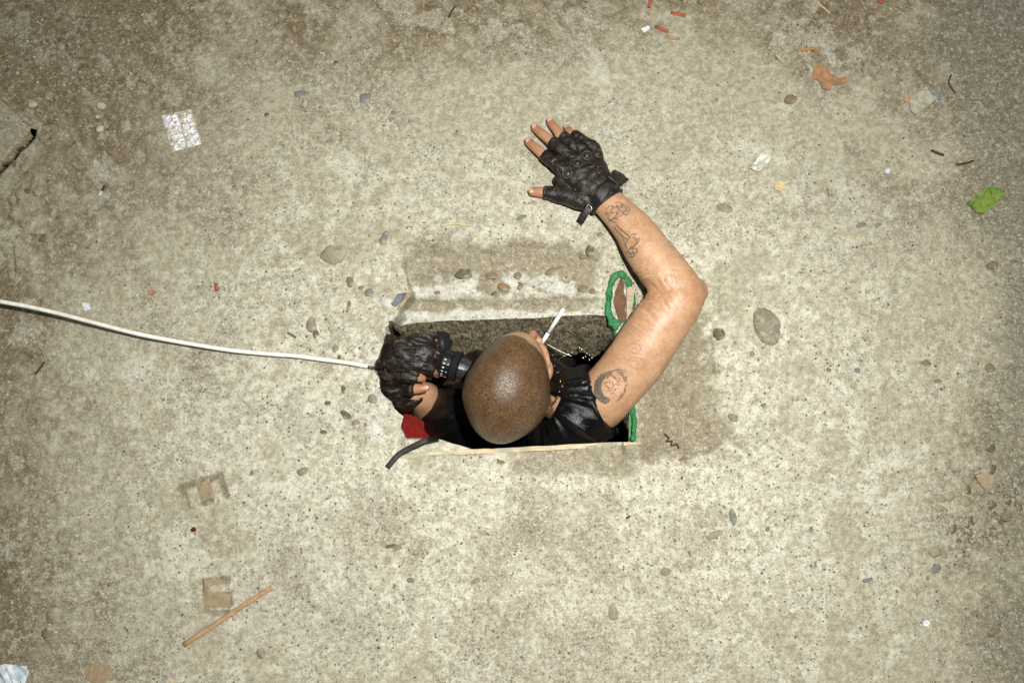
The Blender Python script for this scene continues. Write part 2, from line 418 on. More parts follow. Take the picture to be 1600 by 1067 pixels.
# where soil lies on the concrete, where it is scoured pale, where it is trowelled brown; the flash pool and scoop shade are painted in
gX, gY = gv[:, 0], gv[:, 1]; U, V = to_px(gX, gY); gp = pts2(gX, gY)
n1 = fbm(gp, 5, 5, 51, .6); n2 = fbm(gp, 16, 5, 61, .62); n3 = fbm(gp, 3, 4, 71); n4 = fbm(gp, 40, 4, 81, .65)
st = np.stack([(gX+gY)*1.0, (gX-gY)*.25, gX*0], -1); n5 = fbm(st, 14, 4, 91)
Uc = np.clip(U, -400, 2000); Vc = np.clip(V, -300, 1400)
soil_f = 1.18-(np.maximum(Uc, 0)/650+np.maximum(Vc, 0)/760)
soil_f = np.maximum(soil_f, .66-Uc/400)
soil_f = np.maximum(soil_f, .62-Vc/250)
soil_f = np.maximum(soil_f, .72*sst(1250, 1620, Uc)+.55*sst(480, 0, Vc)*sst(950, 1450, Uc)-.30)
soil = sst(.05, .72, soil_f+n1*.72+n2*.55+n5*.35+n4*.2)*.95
pale_clump = sst(.10, .30, n2+.8*n4+n5*.4-.02)
soil = soil*(1-.62*pale_clump*sst(.3, .9, soil))
im0 = np.maximum(rect_mask(U, V, *IMP1, soft=4), rect_mask(U, V, *IMP2, soft=4)); soil = np.maximum(soil, .95*im0*sst(-.25, .1, n4))
cd = np.minimum(seg_dist(gX, gY, CRACK), np.minimum(seg_dist(gX, gY, CRACK2), seg_dist(gX, gY, STEP1))); soil = np.maximum(soil, .8*np.exp(-(cd/.012)**2))
slabm = sst(0, 1, ((Vc-150)-Uc*.95)/5)*sst(0, 1, ((266-Uc*1.05)-Vc)/5)*sst(58, 54, Uc); soil = soil*(1-.55*slabm)
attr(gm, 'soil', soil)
sand = sst(.0, .75, (Uc-1490)/150+n1*.8+n2*.6+.75*sst(380, 0, Vc)*sst(1000, 1450, Uc))*.88
attr(gm, 'sand', sand)
flash_pool = np.exp(-(((Uc-850)/640)**2+((Vc-680)/470)**2))  # flash gradient painted into the concrete colours, palest at the middle
scour_flash = .12+.88*sst(-.30, .42, n2*.8+n1*.7+n4*.8+(flash_pool-.42)*1.05)  # scoured patches, lifted by the painted flash pool
film = .42*sst(.02, .13, n1*.75+n2*.75+n4*.55-.10+.25*(.5-flash_pool))
chalk = .75*sst(.30, .38, fbm(gp, 9, 5, 120, .66)+n4*.35)*(.3+.7*flash_pool)
attr(gm, 'film', film*(1-chalk)); attr(gm, 'chalk', chalk); attr(gm, 'scour_flash', scour_flash)
u_, v_ = U, V
clay_and_shade = .92*sst(-8, 8, u_-left_line(v_)+(n2*40+n4*20)*sst(470, 440, v_))*sst(955, 915, u_+n2*40)*np.clip(sst(368, 386, v_+n2*34+n4*22)*sst(448, 436, v_+n2*40+n4*26)*1.0+sst(452, 458, v_+n2*14+n4*9)*.95*sst(480, 473, v_+n4*10), 0, 1)
clay_and_shade = np.maximum(clay_and_shade, .95*sst(990, 1010, u_)*sst(1128, 1095, u_+n2*70+n4*40-(v_-560)*.28)*sst(440, 500, v_)*sst(730, 712, v_+n2*36+n4*20))  # right scoop darkened in colour to stand for its slope's shade
clay_and_shade = np.maximum(clay_and_shade, .8*sst(770, 830, u_+n2*40)*sst(1010, 985, u_)*sst(752, 735, v_+n2*25)*sst(690, 700, v_))
clay_and_shade = np.maximum(clay_and_shade, np.clip(n1*1.3+n3*.9+n2*.5-.30, 0, .8)*(.25+.75*flash_pool))
im = np.maximum(rect_mask(U, V, *IMP1), rect_mask(U, V, *IMP2)); clay_and_shade = np.maximum(clay_and_shade, im*.4)
attr(gm, 'clay_and_shade', clay_and_shade)
sq = np.stack([(gX*.8+gY*.6)*1.0, (gX*.6-gY*.8)*.10, gX*0], -1); scr = sst(.30, .48, fbm(sq, 60, 3, 33)+.35*n1+.25*n2)*.6*(1-flash_pool*.6)
plaster = .85*sst(-4, 10, u_-left_line(v_))*sst(962, 940, u_)*np.clip(sst(418, 436, v_+n2*26+n4*14)*sst(464, 456, v_+n2*16)*sst(.0, .22, n2*.6+n4*.8+.12)+sst(473, 481, v_+n4*8)*.95, 0, 1)*sst(512, 508, v_)
plaster = np.maximum(plaster, .9*np.exp(-(np.maximum(0, np.abs(u_-606-(v_-500)*-.05)-14)/10)**2)*sst(455, 475, v_)*sst(700, 670, v_)*sst(-.1, .2, n4+n2*.6+.05))
plaster = np.maximum(plaster, scr*.28); attr(gm, 'plaster', plaster)
green = sst(0, .25, n4*.9+.35-np.hypot((u_-948)/12, (v_-492)/11)*.55)+.55*sst(0, .4, n4+.5-np.hypot((u_-972)/15, (v_-412)/22)*.6)+.9*sst(984, 987, u_)*sst(1003, 997, u_+n4*10)*sst(628, 640, v_)*sst(692, 686, v_)
green = np.maximum(green, .4*sst(0, .4, n4+.42-np.hypot((u_-955)/14, (v_-470)/40)*.6))
attr(gm, 'green', np.clip(green, 0, 1))
rub = np.clip(np.exp(-(((u_-1525)/70)**2+((v_-800)/95)**2))*1.3+np.exp(-(((u_-90)/90)**2+((v_-60)/50)**2))+np.exp(-(((u_-40)/60)**2+((v_-330)/60)**2))+.8*np.exp(-(((u_-60)/80)**2+((v_-880)/80)**2)), 0, 1)
attr(gm, 'grainy', np.clip(.58+.42*scour_flash-.1*soil-.25*clay_and_shade+n3*.4+n2*.45, .3, 1.2))
attr(gm, 'rubble', rub*sst(-.15, .25, n4+n2*.5))
pits = np.clip(.15+1.1*scour_flash, 0, 1)*(1-soil*.8)*np.clip(1-clay_and_shade*.75, 0, 1); attr(gm, 'pits', pits)
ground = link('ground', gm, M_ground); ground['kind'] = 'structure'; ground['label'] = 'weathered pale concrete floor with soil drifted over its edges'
def gz(u, v): 
    p = P(u, v); return float(H(np.array([p.x]), np.array([p.y]))[0])
def G(u, v, dz=0.0):
    """point on the ground surface at pixel"""
    z = 0.0
    for _ in range(4):
        p = P(u, v, z); z = float(H(np.array([p.x]), np.array([p.y]))[0])
    return Vector((p.x, p.y, z+dz))

# ------------------------------------------------------------------ the shaft under the hole
hz = H(hole[:, 0], hole[:, 1]); hu, hv = to_px(hole[:, 0], hole[:, 1])
left_w = sst(660, 625, hu)*sst(500, 515, hv); near_w = sst(650, 690, hv)*(1-left_w)
depths = np.concatenate([np.linspace(0, .22, 66), [.235, .26, .3, .4, .6, .9, 1.2, 1.66]])
sv = []
for k, d in enumerate(depths):
    under = left_w*(.034*sst(.012, .05, d))+.10*sst(.235, .4, d)+near_w*.02*sst(.01, .06, d)
    p3 = np.stack([hole[:, 0], hole[:, 1], np.full(len(hole), -d*.3)], -1)
    rough = (fbm(p3, 38, 3, 7)*.006+fbm(p3, 120, 3, 9)*.0035)*sst(0, .012, d)
    far_w = sst(530, 505, hv)*sst(600, 640, hu)
    off = .0005+under+rough-far_w*(.050*(min(d, .17)/.17)-.14*sst(.175, .24, d))
    q = hole+hole_out*off[:, None]
    sv.append(np.stack([q[:, 0], q[:, 1], hz-d-.0006], -1))
nh = len(hole); sv = np.concatenate(sv)
# keep what lies below tidy: the floor is level
sv[-nh:, 2] = -1.66
sf = []
for k in range(len(depths)-1):
    for j in range(nh):
        a, b = k*nh+j, k*nh+(j+1) % nh; sf.append((a, b, b+nh, a+nh))
sb = MB(); sb.add(sv, sf); sm = sb.mesh('shaft_wall')
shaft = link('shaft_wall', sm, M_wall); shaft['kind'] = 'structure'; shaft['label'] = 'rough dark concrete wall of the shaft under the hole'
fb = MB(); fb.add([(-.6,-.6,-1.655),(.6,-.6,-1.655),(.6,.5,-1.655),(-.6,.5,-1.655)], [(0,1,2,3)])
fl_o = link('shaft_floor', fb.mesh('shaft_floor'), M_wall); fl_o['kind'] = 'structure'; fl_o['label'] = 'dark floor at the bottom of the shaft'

sbm = MB(); sbm.add([(-1.4,-.3,-.09),(-.7,-.3,-.09),(-.7,.7,-.09),(-1.4,.7,-.09)], [(0,1,2,3)])
sub = link('subsoil', sbm.mesh('subsoil'), simple('damp subsoil', (.06,.045,.028), (.09,.07,.042), 60, .95)); sub['kind'] = 'structure'; sub['label'] = 'dark soil under the cracked slab'

# ------------------------------------------------------------------ embedded pebbles (pieces of the concrete)
PEB = {}
def pebble_mat(name, c1, c2):
    PEB[name] = dusty('pebble '+name, c1, c2)
pebble_mat('tan', (.33,.28,.185), (.26,.215,.135)); pebble_mat('grey', (.225,.195,.145), (.29,.25,.185)); pebble_mat('dark', (.11,.095,.065), (.16,.135,.09))
pebble_mat('slate', (.21,.21,.195), (.15,.152,.148)); pebble_mat('rust', (.27,.17,.095), (.21,.13,.075)); pebble_mat('pale', (.50,.47,.37), (.42,.39,.29)); pebble_mat('brown', (.23,.175,.105), (.175,.13,.08))
def stone_mesh(seed, sub=3):
    bm = bmesh.new(); bmesh.ops.create_icosphere(bm, subdivisions=sub, radius=1)
    c = np.array([v.co[:] for v in bm.verts]); f = 1+fbm(c, 1.1, 2, seed)*.38+fbm(c, 4, 2, seed+9)*.08
    for v, k in zip(bm.verts, f): v.co *= k
    m = bpy.data.meshes.new('pebble'); bm.to_mesh(m); bm.free(); m.polygons.foreach_set('use_smooth', [True]*len(m.polygons)); return m
def pebble(u, v, a, b, ang, mat, rise=.25, i=[0], parent=True, name='pebble'):
    i[0] += 1; s = CAM_DIST/F_PX
    m = stone_mesh(i[0]+100)
    o = link(name, m, PEB[mat]); g = G(u, v)
    hgt = min(a, b)*s*.6
    o.location = (g.x, g.y, g.z+(rise-.32)*hgt*1.6); set_coords(m, coords(m)*np.array([a*s, b*s, hgt])); o.rotation_euler = (0, 0, -math.radians(ang))
    if parent: o.parent = ground
    return o
for row in [(523,398,21,16,-35,'tan',.2),(1198,510,30,22,52,'grey',.16),(1123,522,9,11,0,'dark',.2),(1131,326,13,7,18,'grey',.35),(487,508,9,12,-15,'grey',.3),(493,521,5,6,0,'dark',.3),
            (725,428,13,8,0,'dark',.35),(768,430,10,6,10,'brown',.35),(787,448,10,7,15,'rust',.35),(808,430,7,5,20,'brown',.3),(814,446,4,10,30,'brown',.3),(921,392,7,9,10,'dark',.35),(911,400,6,5,0,'brown',.3),
            (860,423,10,4,-35,'brown',.35),(874,418,6,3,-30,'brown',.3),(910,451,9,5,-5,'brown',.4),(925,455,5,4,0,'brown',.3),(772,459,5,3,-30,'dark',.3),(938,367,5,4,0,'grey',.4),(683,457,5,3,0,'brown',.3),
            (540,648,10,5,38,'dark',.3),(537,608,4,6,-20,'dark',.3),(524,545,5,6,-20,'grey',.3),(547,440,6,10,-18,'brown',.25),(576,457,6,6,0,'slate',.4),(564,450,4,3,0,'rust',.4),(545,477,3,7,8,'rust',.4),
            (583,623,8,7,10,'grey',.3),(556,660,6,4,0,'grey',.3),(1145,807,5,11,-10,'slate',.35),(1116,835,13,5,-25,'tan',.3),(1145,652,9,6,20,'grey',.3),(1199,826,3,5,20,'slate',.3),
            (473,736,9,6,-15,'grey',.3),(395,738,4,3,-30,'slate',.3),(610,853,9,3,-8,'dark',.35),(622,855,6,4,0,'grey',.3),(1234,157,11,8,-15,'brown',.45),(1317,143,9,6,0,'tan',.5),(1463,887,8,7,-25,'slate',.45),
            (1355,906,8,3,-15,'slate',.35),(1267,827,3,5,15,'slate',.3),(1274,883,2,6,10,'slate',.3),(1345,352,8,4,-20,'slate',.3),(1372,352,6,3,-25,'slate',.3),(1398,295,7,4,15,'slate',.3),(815,340,9,4,-25,'slate',.35),
            (642,906,6,4,0,'slate',.3),(743,907,7,4,-20,'grey',.3),(1040,893,8,6,0,'grey',.25),(958,955,9,12,0,'tan',.15),(570,153,10,9,0,'slate',.15),(470,148,14,8,0,'slate',.12),(525,99,4,4,0,'dark',.35),(417,180,4,4,0,'dark',.35),
            (85,962,11,14,10,'tan',.2),(75,990,9,12,15,'brown',.2),(408,1020,7,8,0,'grey',.3),(1193,633,4,4,0,'slate',.3),(1340,579,5,4,0,'slate',.3),(1295,578,4,4,0,'brown',.3),(1175,553,4,5,0,'grey',.3),
            (782,700+22,6,3,10,'brown',.35),(1066,718,7,3,-15,'brown',.35),(1447,567,8,5,10,'brown',.35),(1465,595,5,3,0,'rust',.35),(600,372,7,11,20,'slate',.12),(512,630,5,4,0,'dark',.3),(505,675,6,4,0,'dark',.3),(530,560,3,5,0,'dark',.3)]:
    pebble(*row)
# scattered small aggregate showing through near the hole, joined (too small to pick apart singly)
def grit(name, mat, spots, label, sub=1):
    bm = bmesh.new(); bmesh.ops.create_icosphere(bm, subdivisions=1, radius=1); base = np.array([v.co[:] for v in bm.verts]); fs = np.array([[v.index for v in f.verts] for f in bm.faces]); bm.free()
    pts = np.array(spots); x, y = pts[:, 0], pts[:, 1]; z = H(x, y); k = len(pts)
    sc = pts[:, 2][:, None]*rng.uniform(.55, 1.25, (k, 3)); sc[:, 2] *= .7
    a = rng.uniform(0, 6.28, k); b = base[None]*(1+rng.uniform(-.28, .28, (k, len(base), 1)))*sc[:, None, :]
    bx = b[..., 0]*np.cos(a)[:, None]-b[..., 1]*np.sin(a)[:, None]; by = b[..., 0]*np.sin(a)[:, None]+b[..., 1]*np.cos(a)[:, None]
    v = np.stack([bx+x[:, None], by+y[:, None], b[..., 2]+(z+pts[:, 2]*.18)[:, None]], -1).reshape(-1, 3)
    f = (fs[None]+(np.arange(k)*len(base))[:, None, None]).reshape(-1, 3)
    m = bpy.data.meshes.new(name); m.vertices.add(len(v)); m.vertices.foreach_set('co', v.astype(np.float32).ravel())
    m.loops.add(f.size); m.loops.foreach_set('vertex_index', f.astype(np.int32).ravel()); m.polygons.add(len(f)); m.polygons.foreach_set('loop_start', (np.arange(len(f))*3).astype(np.int32)); m.update(calc_edges=True)
    o = link(name, m, mat); o['kind'] = 'stuff'; o['label'] = label; return o
def scatter(n, dens, smin, smax):
    out = []
    while len(out) < n:
        u = rng.uniform(-60, 1660, 4000); v = rng.uniform(-60, 1120, 4000)
        for a, b, k in zip(u, v, dens(u, v) > rng.random(4000)):
            if not k: continue
            p = P(a, b)
            if 575 < a < 1000 and 440 < b < 715: continue
            out.append((p.x, p.y, smin*(smax/smin)**(rng.random()**2.2)))
            if len(out) >= n: break
    return out
dirty = lambda u, v: np.clip(.06+.9*sst(1150, 1600, u)+.75*sst(300, 0, v)*sst(900, 1200, u)+.7*sst(420, 0, u)*(.4+.6*sst(900, 1000, v))+.5*sst(260, 0, v)*sst(700, 200, u), 0, 1)
grit('loose_gravel', simple('pale grit', (.44,.41,.32), (.30,.27,.19), 300, .9), scatter(3600, dirty, .0009, .0042), 'pale grit strewn over the soil at the edges of the concrete')
grit('dark_gravel', simple('dark grit', (.085,.068,.042), (.15,.12,.08), 300, .9), scatter(3000, lambda u, v: np.clip(.25+dirty(u, v), 0, 1), .0007, .0026), 'dark brown grit strewn over the concrete')
grit('quartz_gravel', simple('quartz grit', (.72,.70,.64), (.55,.53,.47), 300, .6), scatter(420, dirty, .0008, .0026), 'tiny white chips among the grit')
grit('brick_grit', simple('brick grit', (.36,.15,.07), (.25,.12,.06), 300, .9), scatter(160, dirty, .0008, .0028), 'tiny reddish brick crumbs among the grit')

# ------------------------------------------------------------------ the formwork board along the near edge
def board():
    a = [G(622, 714, .002), G(700, 708, .002), G(800, 703, .003), G(900, 697.5, .003), G(1003, 692, .001)]
    rows = spline([tuple(p) for p in a], 10); v, f = [], []; w = .0085
    wob = fbm(rows, 40, 2, 4)*.0012
    for i, p in enumerate(rows):
        taper = min(1, (i+1)/6, (len(rows)-i)/6)
        for dy, dz in ((-w*.5*taper, .001), (w*.5*taper, .0015), (w*.5*taper, -.075), (-w*.5*taper, -.075)):
            v.append((p[0], p[1]+dy+wob[i], p[2]+dz+(wob[i] if dz > 0 else 0)))
    n = len(rows)
    for i in range(n-1):
        for j in range(4): f.append((i*4+j, i*4+(j+1) % 4, (i+1)*4+(j+1) % 4, (i+1)*4+j))
    f += [(0,1,2,3), tuple((n-1)*4+k for k in (3,2,1,0))]
    m = MB().add(v, f).mesh('formwork_board', False)
    nm = N('raw board edge'); mp = nm.node('ShaderNodeMapping'); mp.inputs['Scale'].default_value = (.06, 1, 1); nm.t.links.new(nm.co(), mp.inputs['Vector'])
    g = nm.noise(500, 3, .6, 0, mp.outputs[0]); d = nm.noise(30, 4)
    c = nm.mix(nm.mrange(g, .35, .65), (.50, .38, .22), (.66, .56, .38)); c = nm.mix(nm.mrange(d, .4, .62), c, (.40, .36, .26))
    mt = nm.done(c, .8, .2)
    tag(link('formwork_board', m, mt), 'thin pale board edge set along the near side of the hole', 'board')
board()

# ------------------------------------------------------------------ the person
HEAD = P(795, 604, .03)
M_head = Matrix.Translation(HEAD) @ Matrix.Rotation(math.radians(-17), 4, 'Z') @ Matrix.Rotation(math.radians(2), 4, 'X') @ Matrix.Rotation(math.radians(-10), 4, 'Y')
def hp(x, y, z): return M_head @ Vector((x, y, z))
R3 = M_head.to_3x3()
body = MB()
def skull(p):
    k = 1+.13*math.exp(-((p.y+.035)/.05)**2)*(1 if p.z > -.05 else .6)-.17*max(0, p.y/.1)**1.5
    return Vector((p.x*k, p.y*(1.0 if p.y > 0 else 1.03), p.z*(1.0-.05*max(0, p.y/.1))))
body.add(*ellipsoid(HEAD, (.0715, .1025, .097), R3, 40, 28, skull))
body.add(*ellipsoid(hp(0, .028, -.072), (.0565, .064, .072), R3, 32, 22))          # face
body.add(*ellipsoid(hp(0, .055, -.122), (.040, .040, .030), R3))                   # chin and jaw
for s in (-1, 1):
    body.add(*ellipsoid(hp(s*.040, .050, -.062), (.020, .026, .020), R3))          # cheekbone
    body.add(*loft([(*hp(s*.012, .090, -.022), .009, .009), (*hp(s*.035, .083, -.020), .010, .009), (*hp(s*.050, .062, -.026), .008, .008)], 12, 4))   # brow
    body.add(*ellipsoid(hp(s*.013, .106, -.078), (.008, .009, .007), R3, 14, 10))  # nostril wing
    # ear: bowl, rim and lobe
    e0 = hp(s*.076, -.006, -.042)
    body.add(*ellipsoid(e0, (.010, .016, .026), R3, 16, 12))
    ring = []
    for k in range(11):
        a = math.radians(-120+k*27)
        ring.append((*hp(s*((.0835 if s > 0 else .0765)+.006*math.cos(a-2.2)), -.010-.020*math.sin(a)*-1*.0+.019*math.cos(a)*-1, -.040+.031*math.sin(a)), .0052, .0048))
    body.add(*loft(ring, 10, 3))
    body.add(*ellipsoid(hp(s*.084, .000, -.072), (.006, .008, .010), R3, 12, 10))
body.add(*loft([(*hp(0, .088, -.030), .010, .010), (*hp(0, .101, -.052), .0085, .011), (*hp(0, .1150, -.074), .0100, .0105), (*hp(0, .098, -.086), .010, .008)], 14, 4))   # nose
body.add(*loft([(*hp(-.026, .078, -.104), .006, .005), (*hp(0, .093, -.101), .008, .0065), (*hp(.026, .078, -.104), .006, .005)], 12, 4))   # upper lip
body.add(*loft([(*hp(-.023, .077, -.111), .006, .005), (*hp(0, .091, -.112), .0085, .0065), (*hp(.023, .077, -.111), .006, .005)], 12, 4))
TORSO = P(806, 622, -.15)
body.add(*loft([(*hp(0, -.018, -.060), .056, .058), (*hp(0, -.022, -.115), .057, .060), (TORSO.x, TORSO.y-.006, -.155, .066, .064), (TORSO.x, TORSO.y, -.20, .085, .07)], 28, 5, ref=(0, 1, 0)))
tx, ty = TORSO.x, TORSO.y
torso_rows = [(tx, ty-.004, -.150, .065, .055), (tx, ty, -.185, .120, .078), (tx, ty, -.215, .155, .092), (tx, ty+.002, -.30, .165, .104), (tx, ty, -.45, .150, .098), (tx, ty, -.58, .140, .092), (tx, ty, -.70, .155, .098), (tx, ty, -.80, .150, .10)]
body.add(*loft(torso_rows, 36, 5, ref=(0, 1, 0)))
for s in (-1, 1):
    body.add(*loft([(tx+s*.075, ty, -.76, .082, .088), (tx+s*.085, ty+.005, -1.0, .066, .072), (tx+s*.09, ty+.012, -1.20, .050, .056), (tx+s*.09, ty-.004, -1.34, .050, .056), (tx+s*.092, ty-.01, -1.56, .036, .040)], 24, 4, ref=(0, 1, 0)))
    body.add(*loft([(tx+s*.092, ty-.04, -1.615, .034, .036), (tx+s*.094, ty+.06, -1.622, .040, .030), (tx+s*.096, ty+.15, -1.632, .036, .020)], 16, 4))
def left(u, v, z):
    return (u+6, v, z-.012) if 595 < u < 690 and z < -.012 and z > -.14 and 528 < v < 626 else (u, v, z)
def R(u, v, z, a, b): return (*P(*left(u, v, z)), a, b)
# right arm, laid out of the hole over the concrete
body.add(*loft([R(872, 646, -.122, .050, .048), R(910, 640, -.076, .054, .055), R(938, 625, -.042, .0555, .056), R(970, 591, -.016, .0525, .051), R(1001, 551, .008, .0545, .050), R(1030, 507, .027, .0535, .047), R(1057, 470, .040, .049, .044), R(1066, 458, .041, .044, .040)], 30, 6))
body.add(*loft([R(1052, 478, .038, .044, .042), R(1062, 459, .041, .043, .042), R(1046, 437, .042, .0445, .042), R(1019, 402, .042, .0432, .040), R(988, 357, .037, .0362, .034), R(963, 330, .032, .0318, .027), R(946, 312, .029, .0300, .024), R(930, 294, .027, .034, .021)], 30, 6))
body.add(*ellipsoid(P(1086, 455, .032), (.0245, .024, .024)))
# right hand: (knuckle, bends..., tip)
RW = (944, 310, .028)
RIGHT = {'index': [(884,268,.028,.0105),(866,254,.026,.0100),(846,239.5,.019,.0090),(835,230,.014,.0084),(826,222.5,.0105,.0074)],
         'middle':[(899,252,.030,.0108),(880,236,.028,.0102),(858,218.5,.020,.0091),(845,208,.014,.0085),(836,200.5,.0105,.0075)],
         'ring':  [(914,240,.028,.0103),(896,227,.026,.0098),(876,211,.019,.0086),(866,199,.014,.0080),(859.5,191,.0105,.0071)],
         'pinky': [(930,238,.024,.0093),(913,224,.023,.0087),(893,208.5,.017,.0077),(888,203.5,.011,.0072),(885.5,201.5,.0085,.0064)],
         'thumb': [(916,310,.026,.0150),(893,306,.022,.0135),(866,302,.018,.0112),(848,300.5,.015,.0098),(832,300,.0135,.0080)]}
def finger_rows(pts, grow=0.0, upto=None):
    return [R(u, v, z, r*1.12+grow, (r*1.12+grow)*.94) for u, v, z, r in (pts if upto is None else pts[:upto])]
body.add(*loft([R(948, 314, .029, .029, .024), R(930, 292, .027, .035, .021), R(912, 268, .026, .042, .018), R(903, 254, .026, .041, .014)], 28, 5))
for k, pts in RIGHT.items():
    if k != 'thumb': body.add(*loft([R(938, 300, .027, .012, .014)]+finger_rows(pts), 14, 5))
    else: body.add(*loft([R(930, 305, .026, .016, .014)]+finger_rows(pts), 14, 5))
# left arm, bent up out of the shaft, and the left hand closed on the torch
body.add(*loft([(tx-.10, ty, -.185, .062, .060), R(712, 650, -.19, .056, .058), R(688, 652, -.26, .050, .052), R(676, 650, -.36, .046, .048), R(674, 648, -.39, .042, .044)], 26, 5, ref=(0, 1, 0)))
body.add(*loft([R(676, 652, -.38, .042, .042), R(672, 642, -.30, .044, .046), R(668, 630, -.20, .040, .040), R(650, 618, -.125, .033, .032), R(616, 606, -.085, .029, .027), R(607, 590, -.065, .032, .024)], 26, 6, ref=(0, 1, 0)))
body.add(*loft([R(612, 602, -.080, .028, .026), R(608, 584, -.056, .036, .022), R(622, 566, -.034, .036, .018)], 26, 5))
LEFT = {'index': [(632,540,-.026,.0105),(656,532,-.022,.0100),(676,538,-.036,.0090),(684,548,-.058,.0084)],
        'middle':[(630,555,-.022,.0108),(656,551,-.017,.0102),(678,559,-.032,.0092),(684,567,-.056,.0086)],
        'ring':  [(627,571,-.024,.0103),(652,570,-.019,.0098),(671,577,-.034,.0088),(677,584,-.056,.0082)],
        'pinky': [(622,585,-.031,.0094),(640,587,-.026,.0088),(650,590,-.030,.0080),(655,591,-.036,.0070)],
        'thumb': [(624,604,-.062,.0120),(640,607,-.052,.0100),(652,607,-.048,.0084),(659,606,-.047,.0070)]}
for k, pts in LEFT.items():
    body.add(*loft([R(612, 590, -.062, .012, .012)]+finger_rows(pts), 14, 5))
bmesh_body = remesh(body, .0026, 5, 'body')
c = coords(bmesh_body); nn = normals(bmesh_body)
# creases of the elbow and small unevenness of the arm
bu, bv = to_px(c[:, 0], c[:, 1], c[:, 2])
armm = sst(.0, .02, c[:, 2])*sst(930, 960, bu)
cre = np.abs(fbm(np.stack([(c[:, 0]-c[:, 1])*40, (c[:, 0]+c[:, 1])*230, c[:, 2]*60], -1)*.35, 1, 2, 3))
elb = np.exp(-(((bu-1018)/32)**2+((bv-468)/30)**2))*armm
c += nn*(-(.0036*elb*np.clip(1-cre*4, 0, 1))+fbm(c, 20, 3, 2)*.0022*sst(-.08, -.02, c[:, 2])*sst(900, 940, bu)*sst(300, 330, bv)+fbm(c, 30, 2, 2)*.0006)[:, None]
set_coords(bmesh_body, c)
inv = M_head.inverted(); hl = c @ np.array(inv.to_3x3()).T + np.array(inv.translation)
zh = np.interp(hl[:, 1], [-.12, -.05, -.025, .0, .022, .036, .050, .062, .076, .09], [-.085, -.075, -.05, -.018, -.024, -.012, .008, .012, .026, .040])
zh = zh+fbm(c, 90, 2, 5)*.006+.014*sst(.045, .02, np.abs(hl[:, 0]))*sst(.03, .07, hl[:, 1])
inhead = (np.linalg.norm(hl*[1, 1, .9], axis=1) < .135) & (np.abs(hl[:, 0]) < .0905)
hair = sst(-.007, .006, hl[:, 2]-zh)*inhead
ear = np.exp(-((np.abs(hl[:, 0])-.088)/.008)**2)*np.exp(-((hl[:, 2]+.045)/.035)**2)*np.exp(-((hl[:, 1]+.005)/.03)**2)
nose = np.exp(-(((hl[:, 1]-.11)/.02)**2+(hl[:, 0]/.02)**2+((hl[:, 2]+.07)/.03)**2))
attr(bmesh_body, 'hair', hair)
tips = np.zeros(len(c))
for pts in list(RIGHT.values())+list(LEFT.values()):
    t = np.array(P(*left(*pts[-1][:3]))); tips = np.maximum(tips, np.exp(-np.sum((c-t)**2, 1)/.032**2))
elb2 = np.exp(-(((bu-1092)/26)**2+((bv-455)/30)**2))*armm
attr(bmesh_body, 'ruddy', np.clip(.7*ear+.6*nose+.75*tips+.35*elb2+.18*elb, 0, 1))
person = empty('person', (tx, ty, -1.655))
tag(person, 'shaven-headed person in black leather vest, smoking in the hole, one gloved arm laid out', 'person')
body_o = adopt(link('body', bmesh_body, M_skin), person)
BV = bvh_of(bmesh_body)

# fingernails
def nail(pts, wid, lift=None):
    a, b = P(*left(*pts[-2][:3])), P(*left(*pts[-1][:3])); d = (b-a).normalized(); s = d.cross(Vector((0,0,1))).normalized(); u = s.cross(d)
    rot = Matrix((s, d, u)).transposed(); c0 = b+d*.0015+u*pts[-1][3]*.80
    o = link('fingernail', weld(MB().add(*ellipsoid(c0, (wid, .0060, .0018), rot, 14, 8)).mesh()), M_nail, None); adopt(o, person)
for k in ('index', 'middle', 'ring', 'pinky', 'thumb'): nail(RIGHT[k], .0050 if k != 'pinky' else .0042)
nail(LEFT['thumb'], .005)
for s in (-1, 1):
    adopt(link('eye', weld(MB().add(*ellipsoid(hp(s*.032, .074, -.042), (.0125,)*3, R3, 16, 12)).mesh()), M_eye), person)

# clothing: the vest
def displaced(mesh, fn):
    c = coords(mesh); n = normals(mesh); set_coords(mesh, c+n*fn(c, n)[:, None]); return mesh
vb = MB()
vest_rows = [(tx, ty-.004, -.150, .078, .070), (tx, ty, -.172, .146, .096), (tx, ty+.001, -.21, .178, .110), (tx, ty+.004, -.30, .180, .116), (tx, ty, -.45, .166, .112), (tx, ty, -.60, .160, .108), (tx, ty, -.74, .172, .115)]
vb.add(*loft(vest_rows, 40, 5, ref=(0, 1, 0), cap=('flat', 'flat')))
vb.add(*loft([(tx+.03, ty, -.165, .095, .075), R(872, 643, -.108, .080, .072), R(905, 640, -.060, .074, .069), R(922, 633, -.049, .0695, .066), R(936, 627, -.043, .066, .0635)], 30, 5, cap=('round', 'flat')))
vb.add(*loft([(tx-.03, ty, -.170, .095, .072), R(735, 648, -.165, .072, .068), R(708, 652, -.195, .064, .066), R(693, 652, -.25, .060, .060)], 30, 5, cap=('round', 'flat'), ref=(0, 1, 0)))
vb.add(*loft([(tx, ty-.045, -.150, .085, .035), (tx, ty-.062, -.128, .070, .016), (tx, ty-.066, -.118, .060, .010)], 24, 4, ref=(0, 1, 0)))
vm = remesh(vb, .003, 3, 'vest')
